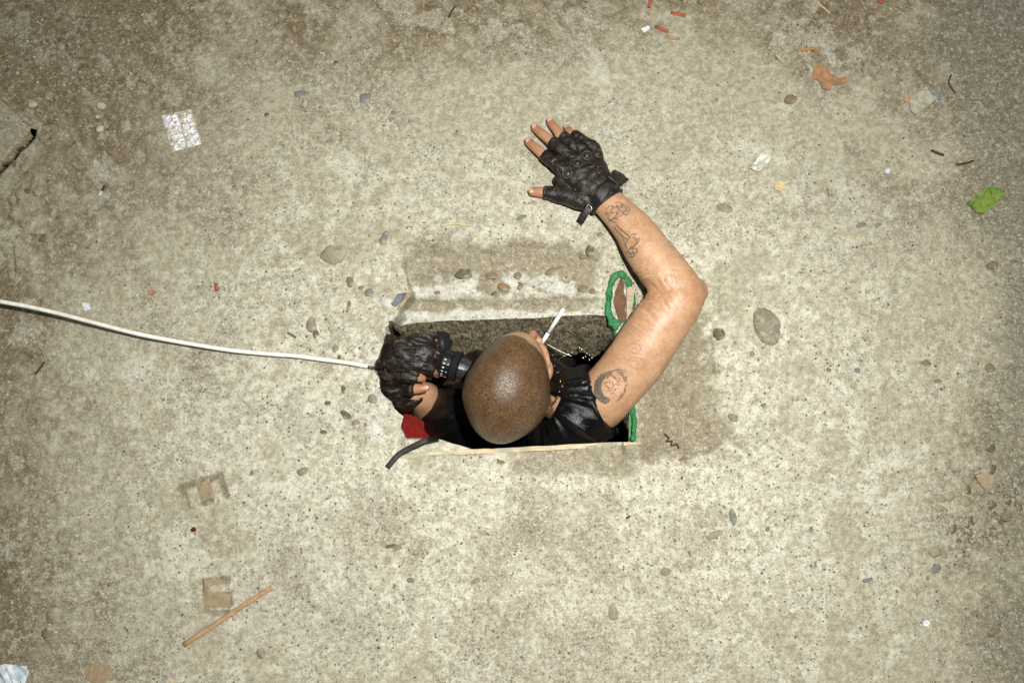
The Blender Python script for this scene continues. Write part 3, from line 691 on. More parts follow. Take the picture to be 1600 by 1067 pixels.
def folds(c, n):
    ang = np.arctan2(c[:, 1]-(ty-.0), c[:, 0]-(tx+.035)); r = np.hypot(c[:, 0]-tx, c[:, 1]-ty)
    q = np.stack([np.cos(ang)*3.2, np.sin(ang)*3.2, c[:, 2]*5+r*3], -1)
    ridge = 1-np.abs(fbm(q, 1.6, 2, 14))*2.4
    return np.clip(ridge, -.3, 1)*.0075*sst(.06, .10, r)+fbm(c, 26, 3, 6)*.003+.003
displaced(vm, folds)
vest = adopt(link('vest', vm, M_vest), person)
VV = bvh_of(vm)
# rolled hem round the right armhole
def tube(pts, r, n=8, k=5, closed=False):
    return loft([(*p, r, r) for p in pts], n, k)
def ring_pts(cen, axis, ra, rb, n=16, ref=(0, 0, 1)):
    t = Vector(axis).normalized(); s = t.cross(Vector(ref)).normalized(); u = s.cross(t)
    return [Vector(cen)+s*ra*math.cos(2*math.pi*k/n)+u*rb*math.sin(2*math.pi*k/n) for k in range(n+1)]
ax = P(936, 627, -.043)-P(922, 633, -.049)
adopt(link('sleeve_hem', weld(MB().add(*tube(ring_pts(P(936, 627, -.043), ax, .0655, .0630, 26), .0042, 8, 2)).mesh()), M_vest), vest)
ax = P(693, 652, -.25)-P(708, 652, -.195)
adopt(link('sleeve_hem', weld(MB().add(*tube(ring_pts(P(693.5, 652, -.249), ax, .059, .059, 26, (0, 1, 0)), .0040, 8, 2)).mesh()), M_vest), vest)
# collar roll behind the neck
col = []
for k in range(15):
    a = math.radians(150+k*17); col.append(Vector((tx+.002+.080*math.cos(a), ty-.004+.074*math.sin(a), -.140-.014*math.cos(a*1.0-4.7))))
adopt(link('collar', weld(MB().add(*tube(col, .0075, 10, 3)).mesh()), M_vest), vest)
# trousers and boots
tb = MB()
tb.add(*loft([(tx, ty, -.72, .165, .112), (tx, ty, -.82, .160, .110), (tx, ty, -.88, .150, .10)], 30, 4, ref=(0, 1, 0)))
for s in (-1, 1):
    tb.add(*loft([(tx+s*.075, ty, -.80, .092, .098), (tx+s*.085, ty+.005, -1.0, .078, .084), (tx+s*.09, ty+.008, -1.25, .068, .074), (tx+s*.092, ty-.005, -1.57, .058, .064)], 24, 4, ref=(0, 1, 0)))
adopt(link('trousers', displaced(remesh(tb, .006, 2, 'trousers'), lambda c, n: fbm(c, 22, 3, 3)*.006), M_trouser), person)
for s in (-1, 1):
    adopt(link('boot', remesh(MB().add(*loft([(tx+s*.092, ty-.06, -1.608, .042, .044), (tx+s*.094, ty+.06, -1.615, .048, .040), (tx+s*.096, ty+.17, -1.628, .044, .028)], 18, 4)), .006, 2, 'boot'), M_blackp), person)

# right glove
gb = MB()
gb.add(*loft([R(950, 317, .030, .0335, .0275), R(938, 302, .029, .0355, .0265), R(926, 287, .028, .040, .0245), R(911, 267, .0275, .0455, .0225), R(903, 254, .0275, .044, .018)], 30, 5, cap=('flat', 'round')))
for k in ('index', 'middle', 'ring', 'pinky'):
    p = RIGHT[k]; e = {'index': (849, 242, .020, .0104), 'middle': (862, 221.5, .0215, .0105), 'ring': (878, 213, .020, .0100), 'pinky': (894.5, 209.5, .0175, .0092)}[k]
    gb.add(*loft([R(936, 298, .027, .012, .014), R(*p[0][:3], .0135, .0130), R(*p[1][:3], .0128, .0122), R(*e[:3], e[3]+.0018, e[3]+.0012)], 18, 5, cap=('round', 'flat')))
gb.add(*loft([R(934, 312, .027, .018, .018), R(914, 312, .026, .0215, .0185), R(890, 307, .022, .0182, .0165), R(866, 303, .019, .0146, .0138), R(850, 301, .016, .0128, .0122)], 20, 5, cap=('round', 'flat')))
gb.add(*loft([R(908, 300, .026, .020, .014), R(884, 287, .024, .014, .011), R(873, 281, .022, .011, .010)], 16, 4))
gmh = remesh(gb, .0017, 3, 'glove')
def glove_folds(c, n):
    w = 1-np.abs(fbm(c+fbm(c, 30, 2, 4)[:, None]*.006, 60, 3, 8))*3
    return np.clip(w, -.5, 1)*.0011+fbm(c, 140, 2, 9)*.0007
displaced(gmh, glove_folds)
glove = adopt(link('glove', gmh, M_glove), person); glove['label'] = 'fingerless black leather glove on the hand laid on the concrete'
GV = bvh_of(gmh)
def on(bv, u, v, d=0.0):
    p, n = seen(bv, u, v)
    if p is None: return P(u, v, .04), Vector((0, 0, 1))
    return p+n*d, n
def frame(n, d):
    n = n.normalized(); x = (d-n*d.dot(n)).normalized(); y = n.cross(x); return Matrix((x, y, n)).transposed()
# knuckle studs in raised rings
S = 1/850
for u, v, r, mt in ((886.7, 271.5, .0088, M_metal), (902.2, 255.5, .0078, M_pad), (917, 243.5, .0085, M_pad), (933.5, 240.5, .0080, M_pad)):
    p, n = on(GV, u, v, .0002); n = (n+Vector((0, 0, 1.2))).normalized(); F = frame(n, Vector((1, 1, 0)))
    ring = [p+F@Vector((r*math.cos(a), r*math.sin(a), .0012)) for a in np.linspace(0, 2*math.pi, 19)]
    rg = adopt(link('knuckle_ring', weld(MB().add(*tube(ring, .0020, 8, 2)).mesh()), M_pad), glove)
    dome = ellipsoid(p+n*.0006, (r*.72, r*.72, .0032), F, 18, 8)
    adopt(link('knuckle_stud', weld(MB().add(*dome).mesh()), simple('dull stud', (.055,.050,.045), (.03,.027,.024), 200, .38, .5) if mt is M_metal else M_pad), glove)
# ribbed panel on the back of the hand
p, n = on(GV, 929, 272, .0022); n = (n+Vector((0, 0, 1))).normalized()
d = P(941, 258, .04)-P(920, 281, .04); F = frame(n, d)
def rbox(cx, cy, hx, hy, hz):
    bm = bmesh.new(); bmesh.ops.create_cube(bm, size=2)
    for w in bm.verts: w.co = Vector((cx+w.co.x*hx, cy+w.co.y*hy, w.co.z*hz))
    bmesh.ops.bevel(bm, geom=list(bm.edges), offset=min(hx, hy, hz)*.6, segments=2, affect='EDGES')
    bm.verts.index_update(); v = [p+F@w.co for w in bm.verts]; f = [[w.index for w in q.verts] for q in bm.faces]; bm.free(); return v, f
adopt(link('back_panel', MB().add(*rbox(0, 0, .0185, .0095, .0030)).mesh(), M_pad), glove)
for i in range(5):
    for j in range(2):
        adopt(link('panel_rib', MB().add(*rbox(-.0135+i*.0066, -.0042+j*.0084, .0024, .0032, .0048)).mesh(), M_pad), glove)
# seams running from the knuckles to the wrist
for line in ([(858,250),(872,266),(880,284),(894,300),(910,312)], [(897,282),(912,290),(922,286),(938,272),(948,258)], [(870,232),(880,244),(886,256)], [(893,220),(902,231),(908,242)], [(866,270),(876,283),(886,296),(900,308)]):
    q = [seen(GV, u, v) for u, v in line]; q = [p+n*.0004 for p, n in q if p is not None]
    adopt(link('seam', weld(MB().add(*tube(q, .0013, 6, 4)).mesh()), M_pad), glove)
# wrist strap, its loose tab, the buckle and the hook-and-loop end
def ribbon(pts, wid, th, k=5, nor=None, ref=(0,0,1)):
    return loft([(*q, wid, th) for q in pts], 12, k, cap=('flat','flat'), ref=ref, power=5)
st_pts = [P(921, 326, .022), P(926, 319, .040), P(936, 308, .0585), P(949, 291, .0590), P(961, 281, .043), P(966, 279, .022)]
adopt(link('strap', weld(MB().add(*ribbon(st_pts, .0105, .0022)).mesh()), M_glove), glove)
adopt(link('strap_tab', weld(MB().add(*ribbon([P(921, 324, .036), P(915, 333, .032), P(909.5, 342, .024), P(907, 346.5, .018)], .0068, .0026)).mesh()), M_glove), glove)
adopt(link('strap_end', displaced(remesh(MB().add(*ribbon([P(956, 283, .052), P(963, 276, .042), P(968, 271, .03)], .013, .0040)).add(*ribbon([P(958, 292, .050), P(968, 284, .036), P(977, 278, .022)], .0085, .0032)), .002, 1), lambda c, n: fbm(c, 120, 2, 3)*.002), M_glove), glove)
bk = [P(915, 327, .040), P(919, 320, .044), P(925, 326, .044), P(920, 333, .040), P(915, 327, .040)]
adopt(link('buckle', weld(MB().add(*tube(bk, .0011, 6, 2)).mesh()), M_metal), glove)
cuff = ring_pts(P(949, 315.5, .030), P(930, 292, .03)-P(949, 315.5, .03), .0345, .0285, 22)
adopt(link('cuff_hem', weld(MB().add(*tube(cuff, .0026, 8, 2)).mesh()), M_glove), glove)

# left glove
lb = MB()
lb.add(*loft([R(634, 618, -.115, .036, .037), R(618, 608, -.088, .035, .031), R(609, 592, -.064, .036, .027), R(612, 574, -.043, .043, .024), R(626, 560, -.029, .043, .021), R(634, 556, -.026, .040, .018)], 28, 5, cap=('flat', 'round')))
for k, e in (('index', (680, 542, -.045)), ('middle', (680, 561, -.038)), ('ring', (670, 577, -.033)), ('pinky', (644, 588, -.027))):
    p = LEFT[k]; lb.add(*loft([R(612, 582, -.05, .014, .014), R(*p[0][:3], .0142, .0138), R(*p[1][:3], .0136, .0130), R(*e, .0118, .0115)], 16, 5, cap=('round', 'flat')))
lb.add(*loft([R(616, 600, -.07, .019, .017), R(630, 605, -.058, .0165, .015), R(642, 607, -.048, .0142, .0134)], 16, 4, cap=('round', 'flat')))
lb.add(*loft([R(640, 562, -.026, .030, .012), R(660, 556, -.026, .024, .010)], 16, 4))
lgm = remesh(lb, .0018, 4, 'glove')
def lfold(c, n):
    d = np.stack([c[:, 0]*.38-c[:, 1]*.12, c[:, 1]*1.15+c[:, 0]*.25, c[:, 2]*.8], -1)
    w = 1-np.abs(fbm(d+fbm(c, 18, 2, 4)[:, None]*.010, 62, 3, 18))*3.0
    return np.clip(w, -.6, 1)*.0024+fbm(c, 130, 2, 9)*.0009
displaced(lgm, lfold)
lglove = adopt(link('glove', lgm, M_glove), person); lglove['label'] = 'crumpled fingerless leather glove closed round the black device'
LV = bvh_of(lgm)
for line in ([(606,552),(622,545),(640,543),(662,545)], [(606,566),(622,562),(640,563),(662,566)], [(610,580),(626,578),(646,580)], [(600,566),(604,585),(612,600)]):
    q = [seen(LV, u, v) for u, v in line]; q = [p+n*.0003 for p, n in q if p is not None]
    adopt(link('seam', weld(MB().add(*tube(q, .0014, 6, 4)).mesh()), M_pad), lglove)

# tattoos and scars: ink lines lying on the skin
rj = random.Random(11)
def strokes(lines, wid, off=.0005):
    mb = MB()
    for ln in lines:
        q = spline([(u+rj.uniform(-.7, .7), v+rj.uniform(-.7, .7), 0) for u, v in ln], 6); ps = []; ww = rj.uniform(.7, 1.25)
        for u, v, _ in q:
            p, n = seen(BV, u, v)
            if p is not None: ps.append((p+n*off, n))
        if len(ps) < 2: continue
        v, f = [], []
        for i, (p, n) in enumerate(ps):
            t = ps[min(i+1, len(ps)-1)][0]-ps[max(i-1, 0)][0]
            if t.length < 1e-6: t = Vector((1, 0, 0))
            s = n.cross(t).normalized(); w = ww*wid*1.5*(.45+.4*math.sin(math.pi*(i+.5)/len(ps))+.25*math.sin(i*2.3+ww*9))*.5
            v += [p-s*w, p+s*w]
        for i in range(len(ps)-1): f.append((2*i, 2*i+1, 2*i+3, 2*i+2))
        mb.add(v, f)
    return mb.mesh()
def Z2(l): return [[(x/3.334+800, y/3.334+160) for x, y in q] for q in l]
def Z3(l): return [[(x/3.335+780, y/3.335+400) for x, y in q] for q in l]
def tattoo(lines, wid, mat, label):
    o = adopt(link('tattoo', strokes(lines, wid), mat), body_o); o['label'] = label
tattoo(Z2([[(482,575),(500,545),(525,540),(515,575),(500,600),(512,612)],[(535,525),(560,520),(600,545),(612,565),(590,570)],[(530,545),(560,555),(545,585),(525,610),(530,630)],[(565,560),(590,585),(612,575)],[(545,600),(570,590),(585,565),(560,575)],[(505,620),(530,605),(555,610)],[(520,560),(545,545),(575,540),(590,555)],[(488,585),(505,570)],[(545,530),(552,548)],[(575,530),(570,552)],[(590,548),(605,572)],[(510,580),(530,575)],[(540,570),(556,590)],[(500,605),(520,622)],[(526,620),(545,625)],[(580,578),(596,590)]]), .0021, M_ink, 'looping tattoo at the wrist')
tattoo(Z2([[(530,645),(560,680),(600,715)],[(545,640),(580,675),(618,705)],[(590,752),(605,715),(618,705)],[(618,690),(645,683),(640,702)],[(628,705),(660,722),(640,745),(622,760)],[(660,700),(668,722)],[(596,790),(612,760),(630,745)],[(612,762),(652,768),(628,805),(606,800)],[(610,785),(640,785)],[(600,775),(625,800)],[(625,760),(640,795)],[(570,690),(590,735)],[(640,715),(655,740)],[(585,740),(600,765)]]), .0019, M_ink, 'angular line tattoo on the inner forearm')
rt = random.Random(5); hatch = []
for k in range(60):
    a_ = math.radians(92+k*2.9); r0, r1 = 58+rt.uniform(-6, 6), 84+rt.uniform(-8, 6)
    hatch.append([(580+r0*math.cos(a_)*.95, 685+r0*math.sin(a_)), (580+r1*math.cos(a_+.25)*.95, 685+r1*math.sin(a_+.25))])
for k in range(34):
    a_ = math.radians(96+k*4); r0 = 66+rt.uniform(-12, 12)
    hatch.append([(580+r0*math.cos(a_)*.95, 685+r0*math.sin(a_)), (580+r0*math.cos(a_+.3)*.95, 685+r0*math.sin(a_+.3))])
tattoo(Z3(hatch+[[(515,635),(550,612),(590,600)],[(592,600),(622,590),(655,605)],[(612,604),(640,610),(656,640)],[(620,612),(645,628),(652,655)],[(664,625),(660,655)],[(668,655),(656,690),(650,715)],[(660,690),(645,725),(615,755)],[(640,715),(625,742)]]), .0021, M_ink, 'dark round portrait tattoo near the shoulder')
for r_, a0, a1 in ((62, 105, 235), (69, 98, 245), (76, 95, 240), (83, 110, 215)):
    tattoo(Z3([[(580+r_*math.cos(math.radians(q))*.95, 685+r_*math.sin(math.radians(q))) for q in range(a0, a1, 12)]]), .0056, M_inkd, 'filled shading of the portrait tattoo')
tattoo(Z3([[(532,640),(556,626)],[(560,640),(572,628)],[(585,618),(600,640)],[(602,622),(612,645)],[(620,632),(632,648)],[(546,664),(566,655)],[(556,672),(578,690)],[(588,655),(596,676),(586,690)],[(604,664),(622,672)],[(566,702),(590,700)],[(598,700),(612,690)],[(580,716),(600,710)],[(612,652),(624,660)],[(572,650),(580,664)]]), .0017, M_ink, 'broken face lines of the portrait tattoo')
tattoo(Z3([[(672,480),(690,462),(715,458),(735,478),(728,500),(705,508),(690,495),(700,480),(715,485)],[(665,545),(690,530),(725,530),(755,550),(748,575),(715,585),(685,572),(665,545)],[(690,550),(710,545),(725,560),(705,568)]]), .0014, M_inkf, 'faded small tattoo on the upper arm')
tattoo(Z2([[(790,930),(830,900),(860,920),(850,950)],[(830,900),(840,940)]]), .0011, M_inkf, 'faint blurred tattoo on the forearm')
def scar(lines, wid, label):
    for ln in lines: adopt(link('scar', strokes([ln], wid*.62, .0003), M_scar), body_o)
scar(Z2([[(690,750),(712,738),(738,728)],[(688,770),(715,760),(745,745)],[(695,792),(722,785),(748,772)],[(640,865),(665,850),(700,842)],[(640,885),(680,868),(720,862)],[(650,905),(690,890)],[(600,640),(630,620)],[(660,930),(700,905),(735,905)],[(680,700),(705,690)]]), .0020, '')
scar(Z3([[(678,385),(705,412),(735,432),(752,442)],[(760,350),(800,372),(850,402)],[(598,542),(625,560),(650,588)],[(735,285),(770,300),(800,318)],[(790,270),(830,300),(860,300)],[(690,350),(720,372),(760,400)],[(620,520),(648,540)],[(770,215),(810,205),(850,210)],[(765,240),(800,232)]]), .0022, '')
scar(Z3([[(455,655),(470,685),(490,715),(515,740)]]), .0048, '')

# cigarette
mouth = hp(.012, .100, -.106); ce = P(881, 482, -.030); cd = (ce-mouth).normalized(); cst = ce-cd*.084
cig = empty('cigarette', tuple(cst)); tag(cig, 'lit-length white cigarette with a thin blue band, held in the mouth', 'cigarette')
M_paper = simple('cigarette paper', (.82, .81, .78), (.78, .77, .73), 400, .7)
def cyl(a, b, r, n=16): return loft([(*a, r, r), (*b, r, r)], n, 1, cap=('flat', 'flat'))
adopt(link('filter', MB().add(*cyl(cst, cst+cd*.027, .0040)).mesh(), M_paper), cig)
adopt(link('band', MB().add(*cyl(cst+cd*.027, cst+cd*.0285, .00412)).mesh(), simple('blue print', (.03, .05, .30))), cig)
adopt(link('paper', MB().add(*cyl(cst+cd*.0285, ce, .0040)).mesh(), M_paper), cig)

# necklace: chain links and bright charms lying on the chest
nk = empty('necklace', tuple(P(895, 550, -.2))); tag(nk, 'gold and silver necklace with charms on the black vest beside the jaw', 'necklace')
def vlay(u, v, d): 
    p, n = seen(VV, u, v)
    return (p+n*d, n) if p is not None else (P(u, v, -.16), Vector((0, 0, 1)))
for line, r, mt in (([(855,538),(868,545),(884,553),(893,556)], .0013, M_silver), ([(862,557),(876,556),(890,552),(899,549)], .0016, M_silver), ([(866,574),(874,562),(884,556)], .0016, M_gold)):
    adopt(link('chain', weld(MB().add(*tube([vlay(u, v, .003)[0] for u, v in line], r, 8, 4)).mesh()), mt), nk)
for i, (u, v) in enumerate([(906,543),(909,546),(913,549),(917,552),(921,555),(915,557),(925,559),(911,559),(921,562),(881,556),(888,553),(897,549),(872,583),(877,596),(880,604),(875,612)]):
    p, n = vlay(u, v, .0025); rr = .0028 if i < 12 else .0022
    F = frame(n, Vector((math.cos(i*2.1), math.sin(i*2.1), .3)))
    adopt(link('charm', weld(MB().add(*ellipsoid(p, (rr*1.2, rr*.8, rr*.7), F, 10, 6)).mesh()), M_gold if i % 3 == 1 else M_silver), nk)

# the device in the left hand: a black box with a lens-like collar
tz = -.054; t0, t1 = P(640, 549, tz), P(736, 580, tz+.004); td = (t1-t0).normalized()
torch = empty('handheld_device', tuple(t0)); tag(torch, 'black handheld device with lens-like ribbed collar and white markings, gripped in the left glove', 'device')
def tp(s): return t0+td*s
def lathe(prof, n=28): return loft([(*tp(s), r, r) for s, r in prof], n, 1, cap=('flat', 'flat'))
def tpart(name, prof, mat): return adopt(link(name, MB().add(*lathe(prof)).mesh(smooth=False), mat), torch)
def at_u(u): return (P(u, 549+(u-640)*.323, tz)-t0).dot(td)
tpart('barrel', [(0, .014), (.004, .0165), (at_u(684), .0165), (at_u(686), .022), (at_u(692), .024)], M_blackp)
hd = tpart('collar', [(at_u(692), .0245), (at_u(694), .0270), (at_u(706), .0270), (at_u(707), .0250)], M_blackp)
side = td.cross(Vector((0, 0, 1))).normalized()
for k in range(9):
    a = math.radians(12+k*17)
    for i, (ss, w) in enumerate(((at_u(697), .0017), (at_u(703), .0012))):
        if k > 5 or (k*2+i*3) % 4 == 1: continue
        n = (side*math.cos(a)+Vector((0, 0, 1))*math.sin(a)); F = frame(n, td)
        adopt(link('white_mark', weld(MB().add(*ellipsoid(tp(ss)+n*.0271, (w*1.5, w, .0004), F, 8, 4)).mesh()), M_mark), hd)
kp = [(s, .0300 if i % 2 == 0 else .0282) for i, s in enumerate(np.linspace(at_u(708), at_u(717), 7))]
tpart('knurled_ring', [(at_u(707.5), .025)]+kp+[(at_u(717.6), .0255)], M_greyp)
tpart('bezel', [(at_u(718), .0205), (at_u(719), .0220), (at_u(728), .0205), (at_u(734), .018), (at_u(735), .014)], M_lens)
def round_box(c0, h, rot, bev, seg=3):
    bm = bmesh.new(); bmesh.ops.create_cube(bm, size=2)
    for w in bm.verts: w.co = Vector((w.co.x*h[0], w.co.y*h[1], w.co.z*h[2]))
    bmesh.ops.bevel(bm, geom=list(bm.edges), offset=bev, segments=seg, affect='EDGES'); bm.verts.index_update()
    v = [Vector(c0)+rot@w.co for w in bm.verts]; f = [[w.index for w in q.verts] for q in bm.faces]; bm.free(); return v, f
rz = Matrix.Rotation(math.radians(-22), 3, 'Z')
adopt(link('housing', MB().add(*round_box(P(684, 556, -.065), (.016, .047, .022), rz, .010)).mesh(), M_blackp), torch)
adopt(link('grip', MB().add(*round_box(P(690, 536, -.045), (.0135, .023, .010), Matrix.Rotation(math.radians(10), 3, 'Z') @ Matrix.Rotation(math.radians(14), 3, 'Y'), .007)).mesh(), M_greyp), torch)

# ------------------------------------------------------------------ cable
cab = empty('cable', tuple(P(100, 490, .0))); tag(cab, 'white electric cable running in from the left to the gloved hand', 'cable')
cpts = [P(-1500,330,.005),P(-1100,380,.006),P(-800,372,.008),P(-500,395,.045),P(-250,432,.075),P(-120,452,.068),P(0,471,.056),P(80,487,.046),P(200,518,.032),P(252,529,.026),P(300,537.5,.022),P(360,547,.017),P(420,553,.013),P(462,556,.011),P(500,561,.009),P(545,567,.008),P(572,572,.006)]
M_cable = simple('dirty white cable', (.86,.85,.79), (.72,.69,.60), 60, .5, .4)
adopt(link('sheath', weld(MB().add(*tube(cpts, .0040, 12, 8)).mesh()), M_cable), cab)
adopt(link('plug', weld(MB().add(*tube([P(571,571.8,.006),P(580,574,.004),P(590,575,-.003),P(602,572,-.03)], .0026, 10, 5)).mesh()), M_blackp), cab)

# ------------------------------------------------------------------ things in and round the hole
def sheet(px, zs, th, bulge=None, n_sub=2, seed=0, rough=.0, lift=.0015, ground_z=True):
    """a flat scrap with thickness, bent by noise; px outline"""
    bm = bmesh.new()
    if ground_z: ps = [G(u, v, lift+(zs[i] if zs else 0)) for i, (u, v) in enumerate(px)]
    else: ps = [P(u, v, zs[i]) for i, (u, v) in enumerate(px)]
    f = bm.faces.new([bm.verts.new(p) for p in ps]); bmesh.ops.triangulate(bm, faces=[f])
    for _ in range(n_sub): bmesh.ops.subdivide_edges(bm, edges=list(bm.edges), cuts=1, use_grid_fill=True)
    bmesh.ops.recalc_face_normals(bm, faces=bm.faces)
    if sum(q.normal.z for q in bm.faces) < 0: bmesh.ops.reverse_faces(bm, faces=bm.faces)
    if rough:
        c = np.array([w.co[:] for w in bm.verts]); nz = np.abs(fbm(c, 70, 3, seed))*rough*2.6; q0 = c[:, :2].mean(0); rr = np.hypot(*(c[:, :2]-q0).T); nz = nz+(rr/rr.max())**2*np.clip(fbm(c, 22, 2, seed+3)+.15, 0, 1)*rough*2.2
        for w, k in zip(bm.verts, nz): w.co.z += k
    top = list(bm.faces); r = bmesh.ops.extrude_face_region(bm, geom=top)
    for w in r['geom']:
        if isinstance(w, bmesh.types.BMVert): w.co.z += th
    bmesh.ops.recalc_face_normals(bm, faces=bm.faces)
    m = bpy.data.meshes.new('s'); bm.to_mesh(m); bm.free(); return m
red = sheet([(630,646),(642,648),(658,656),(684,674),(692,694),(628,696)], [-.15,-.15,-.155,-.165,-.17,-.155], .004, n_sub=2, rough=.002, ground_z=False)
tag(link('red_board', red, simple('red painted board', (.19,.013,.009), (.13,.009,.007), 90, .85, .1)), 'red board lodged in the near left corner of the hole', 'board')
stp = [P(684,686,-.020),P(668,687,.006),P(652,694,.008),P(636,702,.006),P(622,711,.005),P(612,722,.005),P(605.5,730,.004)]
strapo = link('black_strap', weld(MB().add(*loft([(*p, .0052, .0022) for p in stp], 12, 5, cap=('flat','flat'), power=4)).mesh()), M_black); tag(strapo, 'loose black leather strap curling over the near left rim of the hole', 'strap')
# green frayed ring round a rusty pocket in the far right corner
gr = empty('pipe_collar', tuple(G(968, 468))); tag(gr, 'frayed green plastic collar round a rusty pipe in the far right corner of the hole', 'collar')
def oval(u0, v0, a, b, ang, n, jit, seed, dz):
    out = []
    for k in range(n+1):
        t = 2*math.pi*(k % n)/n; j = 1+jit*math.sin(3*t+seed)+jit*.7*math.sin(7*t+seed*2)
        du, dv = a*j*math.cos(t), b*j*math.sin(t); c_, s_ = math.cos(math.radians(ang)), math.sin(math.radians(ang))
        out.append(G(u0+du*c_-dv*s_, v0+du*s_+dv*c_, dz))
    return out
M_green = simple('green plastic', (.014,.105,.034), (.04,.23,.08), 220, .55, .4, bump=.9)
rb = MB(); rb.add(*loft([(*p, .0068+.0016*math.sin(i*1.7)+.0012*math.sin(i*2.9), .0030) for i, p in enumerate(oval(968, 467, 18, 39, 4, 30, .05, 1, .0015))], 10, 2))
rb.add(*loft([(*G(u, v, .002), r, r*.7) for u, v, r in ((952,494,.006),(957,504,.009),(963,513,.006))], 10, 4))
rm = displaced(remesh(rb, .0020, 1), lambda c, n: fbm(c, 90, 3, 3)*.0028)
adopt(link('collar_rim', rm, M_green), gr)
adopt(link('rusty_core', sheet([(962,454),(969,436),(975,442),(974,456),(978,470),(976,486),(978,500),(968,505),(963,490),(958,472)], None, .002, n_sub=2, rough=.003, lift=.003), simple('rusty core', (.20,.10,.045), (.12,.075,.05), 170, .85)), gr)
adopt(link('wood_wedge', sheet([(978,452),(991,448),(989,470),(984,497),(978,505)], None, .006, n_sub=1, lift=.004), simple('pale wedge wood', (.50,.42,.31), (.40,.31,.21), 150, .8)), gr)
tag(link('green_strip', displaced(remesh(MB().add(*loft([(*P(u, v, z), .0055, .004) for u, v, z in ((960,512,-.058),(968,548,-.062),(979,600,-.060),(987,632,-.052),(990.5,650,-.044),(991,668,-.034),(989,686,-.022))], 10, 4)), .0022, 1), lambda c, n: fbm(c, 100, 3, 2)*.0028), M_green), 'green plastic strip on the right rim of the hole below the upper arm', 'strip')
tag(link('slate_flake', sheet([(612,476),(622,460),(636,458),(630,468),(618,480)], None, .005, n_sub=1, lift=.001), simple('blue-grey flake', (.17,.19,.215), (.09,.10,.115), 150, .6)), 'blue-grey slate flake at the far left corner of the hole', 'flake')
tag(link('rind_strip', sheet([(622,482),(630,470),(640,460),(641,466),(634,476),(625,487)], None, .004, n_sub=1, lift=.002), simple('orange-brown wood', (.48,.26,.12), (.36,.19,.09), 150, .7)), 'orange-brown splinter beside the slate flake at the hole corner', 'splinter')

# ------------------------------------------------------------------ litter on the concrete
def foil():
    cs = [G(253,182,.0015), G(299,172,.0015), G(315,226,.0015), G(270,238,.0015)]; n, m_ = 30, 36; v, f = [], []
    for j in range(m_+1):
        for i in range(n+1):
            a, b = i/n, j/m_; p = cs[0]*(1-a)*(1-b)+cs[1]*a*(1-b)+cs[2]*a*b+cs[3]*(1-a)*b
            bx = abs((a*2) % 1-.5)*2; by = abs((b*3) % 1-.5)*2; bump = .0030*max(0, 1-max(bx, by)**3) if 0 < a < 1 and 0 < b < 1 else 0
            v.append(Vector((p.x, p.y, p.z+bump*(.35+.65*((i//5*7+j//4*3) % 5)/4)-.0018*math.exp(-((a-.5)/.03)**2))))
    for j in range(m_):
        for i in range(n): f.append((j*(n+1)+i, j*(n+1)+i+1, (j+1)*(n+1)+i+1, (j+1)*(n+1)+i))
    c = np.array([tuple(q) for q in v]); c[:, 2] += np.abs(fbm(c, 160, 3, 4))*.0022
    me = MB().add(c, f).mesh(smooth=False)
    n = N('crumpled foil'); d = n.noise(110, 4, .7); e = n.noise(260, 3, .7)
    col = n.mix(n.mrange(d, .47, .62), (.80,.80,.80), (.50,.38,.22)); col = n.mix(n.mrange(e, .56, .70, 0, .8), col, (.14,.15,.18))
    n.bump(e, .8, .002); mt = n.done(col, .38, .5, .25)
    o = link('foil_pack', me, mt); sdf = o.modifiers.new('thick', 'SOLIDIFY'); sdf.thickness = .0008
    tag(o, 'empty silver tablet pack with two columns of pockets', 'foil pack')
foil()
def mat2(name, a, b, s=180, r=.8): return simple(name, a, b, s, r, .25, bump=.6)
M_card = mat2('brown card', (.40,.225,.115), (.30,.16,.08), 90); M_brick = mat2('red stick', (.44,.12,.055), (.30,.085,.04)); M_wood = mat2('fresh wood', (.43,.275,.155), (.34,.205,.115), 120)
M_paperg = mat2('grey paper', (.44,.41,.32), (.34,.31,.23), 90); M_white = mat2('white scrap', (.72,.74,.74), (.45,.52,.58), 120); M_straw = mat2('straw', (.62,.50,.30), (.50,.38,.2)); M_dark = mat2('dark twig', (.045,.03,.02), (.08,.055,.035)); M_sponge = mat2('green sponge', (.085,.17,.016), (.20,.27,.06), 110); M_blue = mat2('blue-grey splinter', (.22,.27,.31), (.16,.19,.22))
def scrap(name, px, mat, th, label, cat, rough=.002, sub=2, lift=.001, group=None):
    return tag(link(name, sheet(px, None, th, n_sub=sub, rough=rough, lift=lift, seed=len(label)), mat), label, cat, group)
def Z8(l): return [(x/2.5+960, y/2.5) for x, y in l]
scrap('card_scrap', Z8([(772,290),(782,262),(793,249),(812,262),(832,272),(842,290),(860,304),(880,308),(908,313),(907,327),(880,332),(856,337),(846,342),(842,357),(822,358),(808,350),(803,330),(790,318),(772,308)]), M_card, .0016, 'torn brown card scrap with ragged arms lying on the soil', 'card scrap', .004)
scrap('paper_scrap', Z8([(1145,425),(1152,395),(1168,372),(1195,358),(1212,342),(1226,362),(1240,378),(1256,392),(1225,414),(1200,432),(1172,450),(1158,446)]), M_paperg, .0008, 'crumpled grey paper scrap beside a blue splinter', 'paper scrap', .004)
scrap('leaf', Z8([(1122,384),(1136,370),(1152,382),(1150,400),(1136,406)]), M_wood, .001, 'small orange-tan leaf fragment touching the grey paper scrap', 'leaf', .002, 1)
scrap('blue_splinter', Z8([(1236,366),(1243,362),(1278,386),(1273,396)]), M_blue, .002, 'thin blue-grey splinter at the corner of the grey paper scrap', 'splinter', .0005, 1)
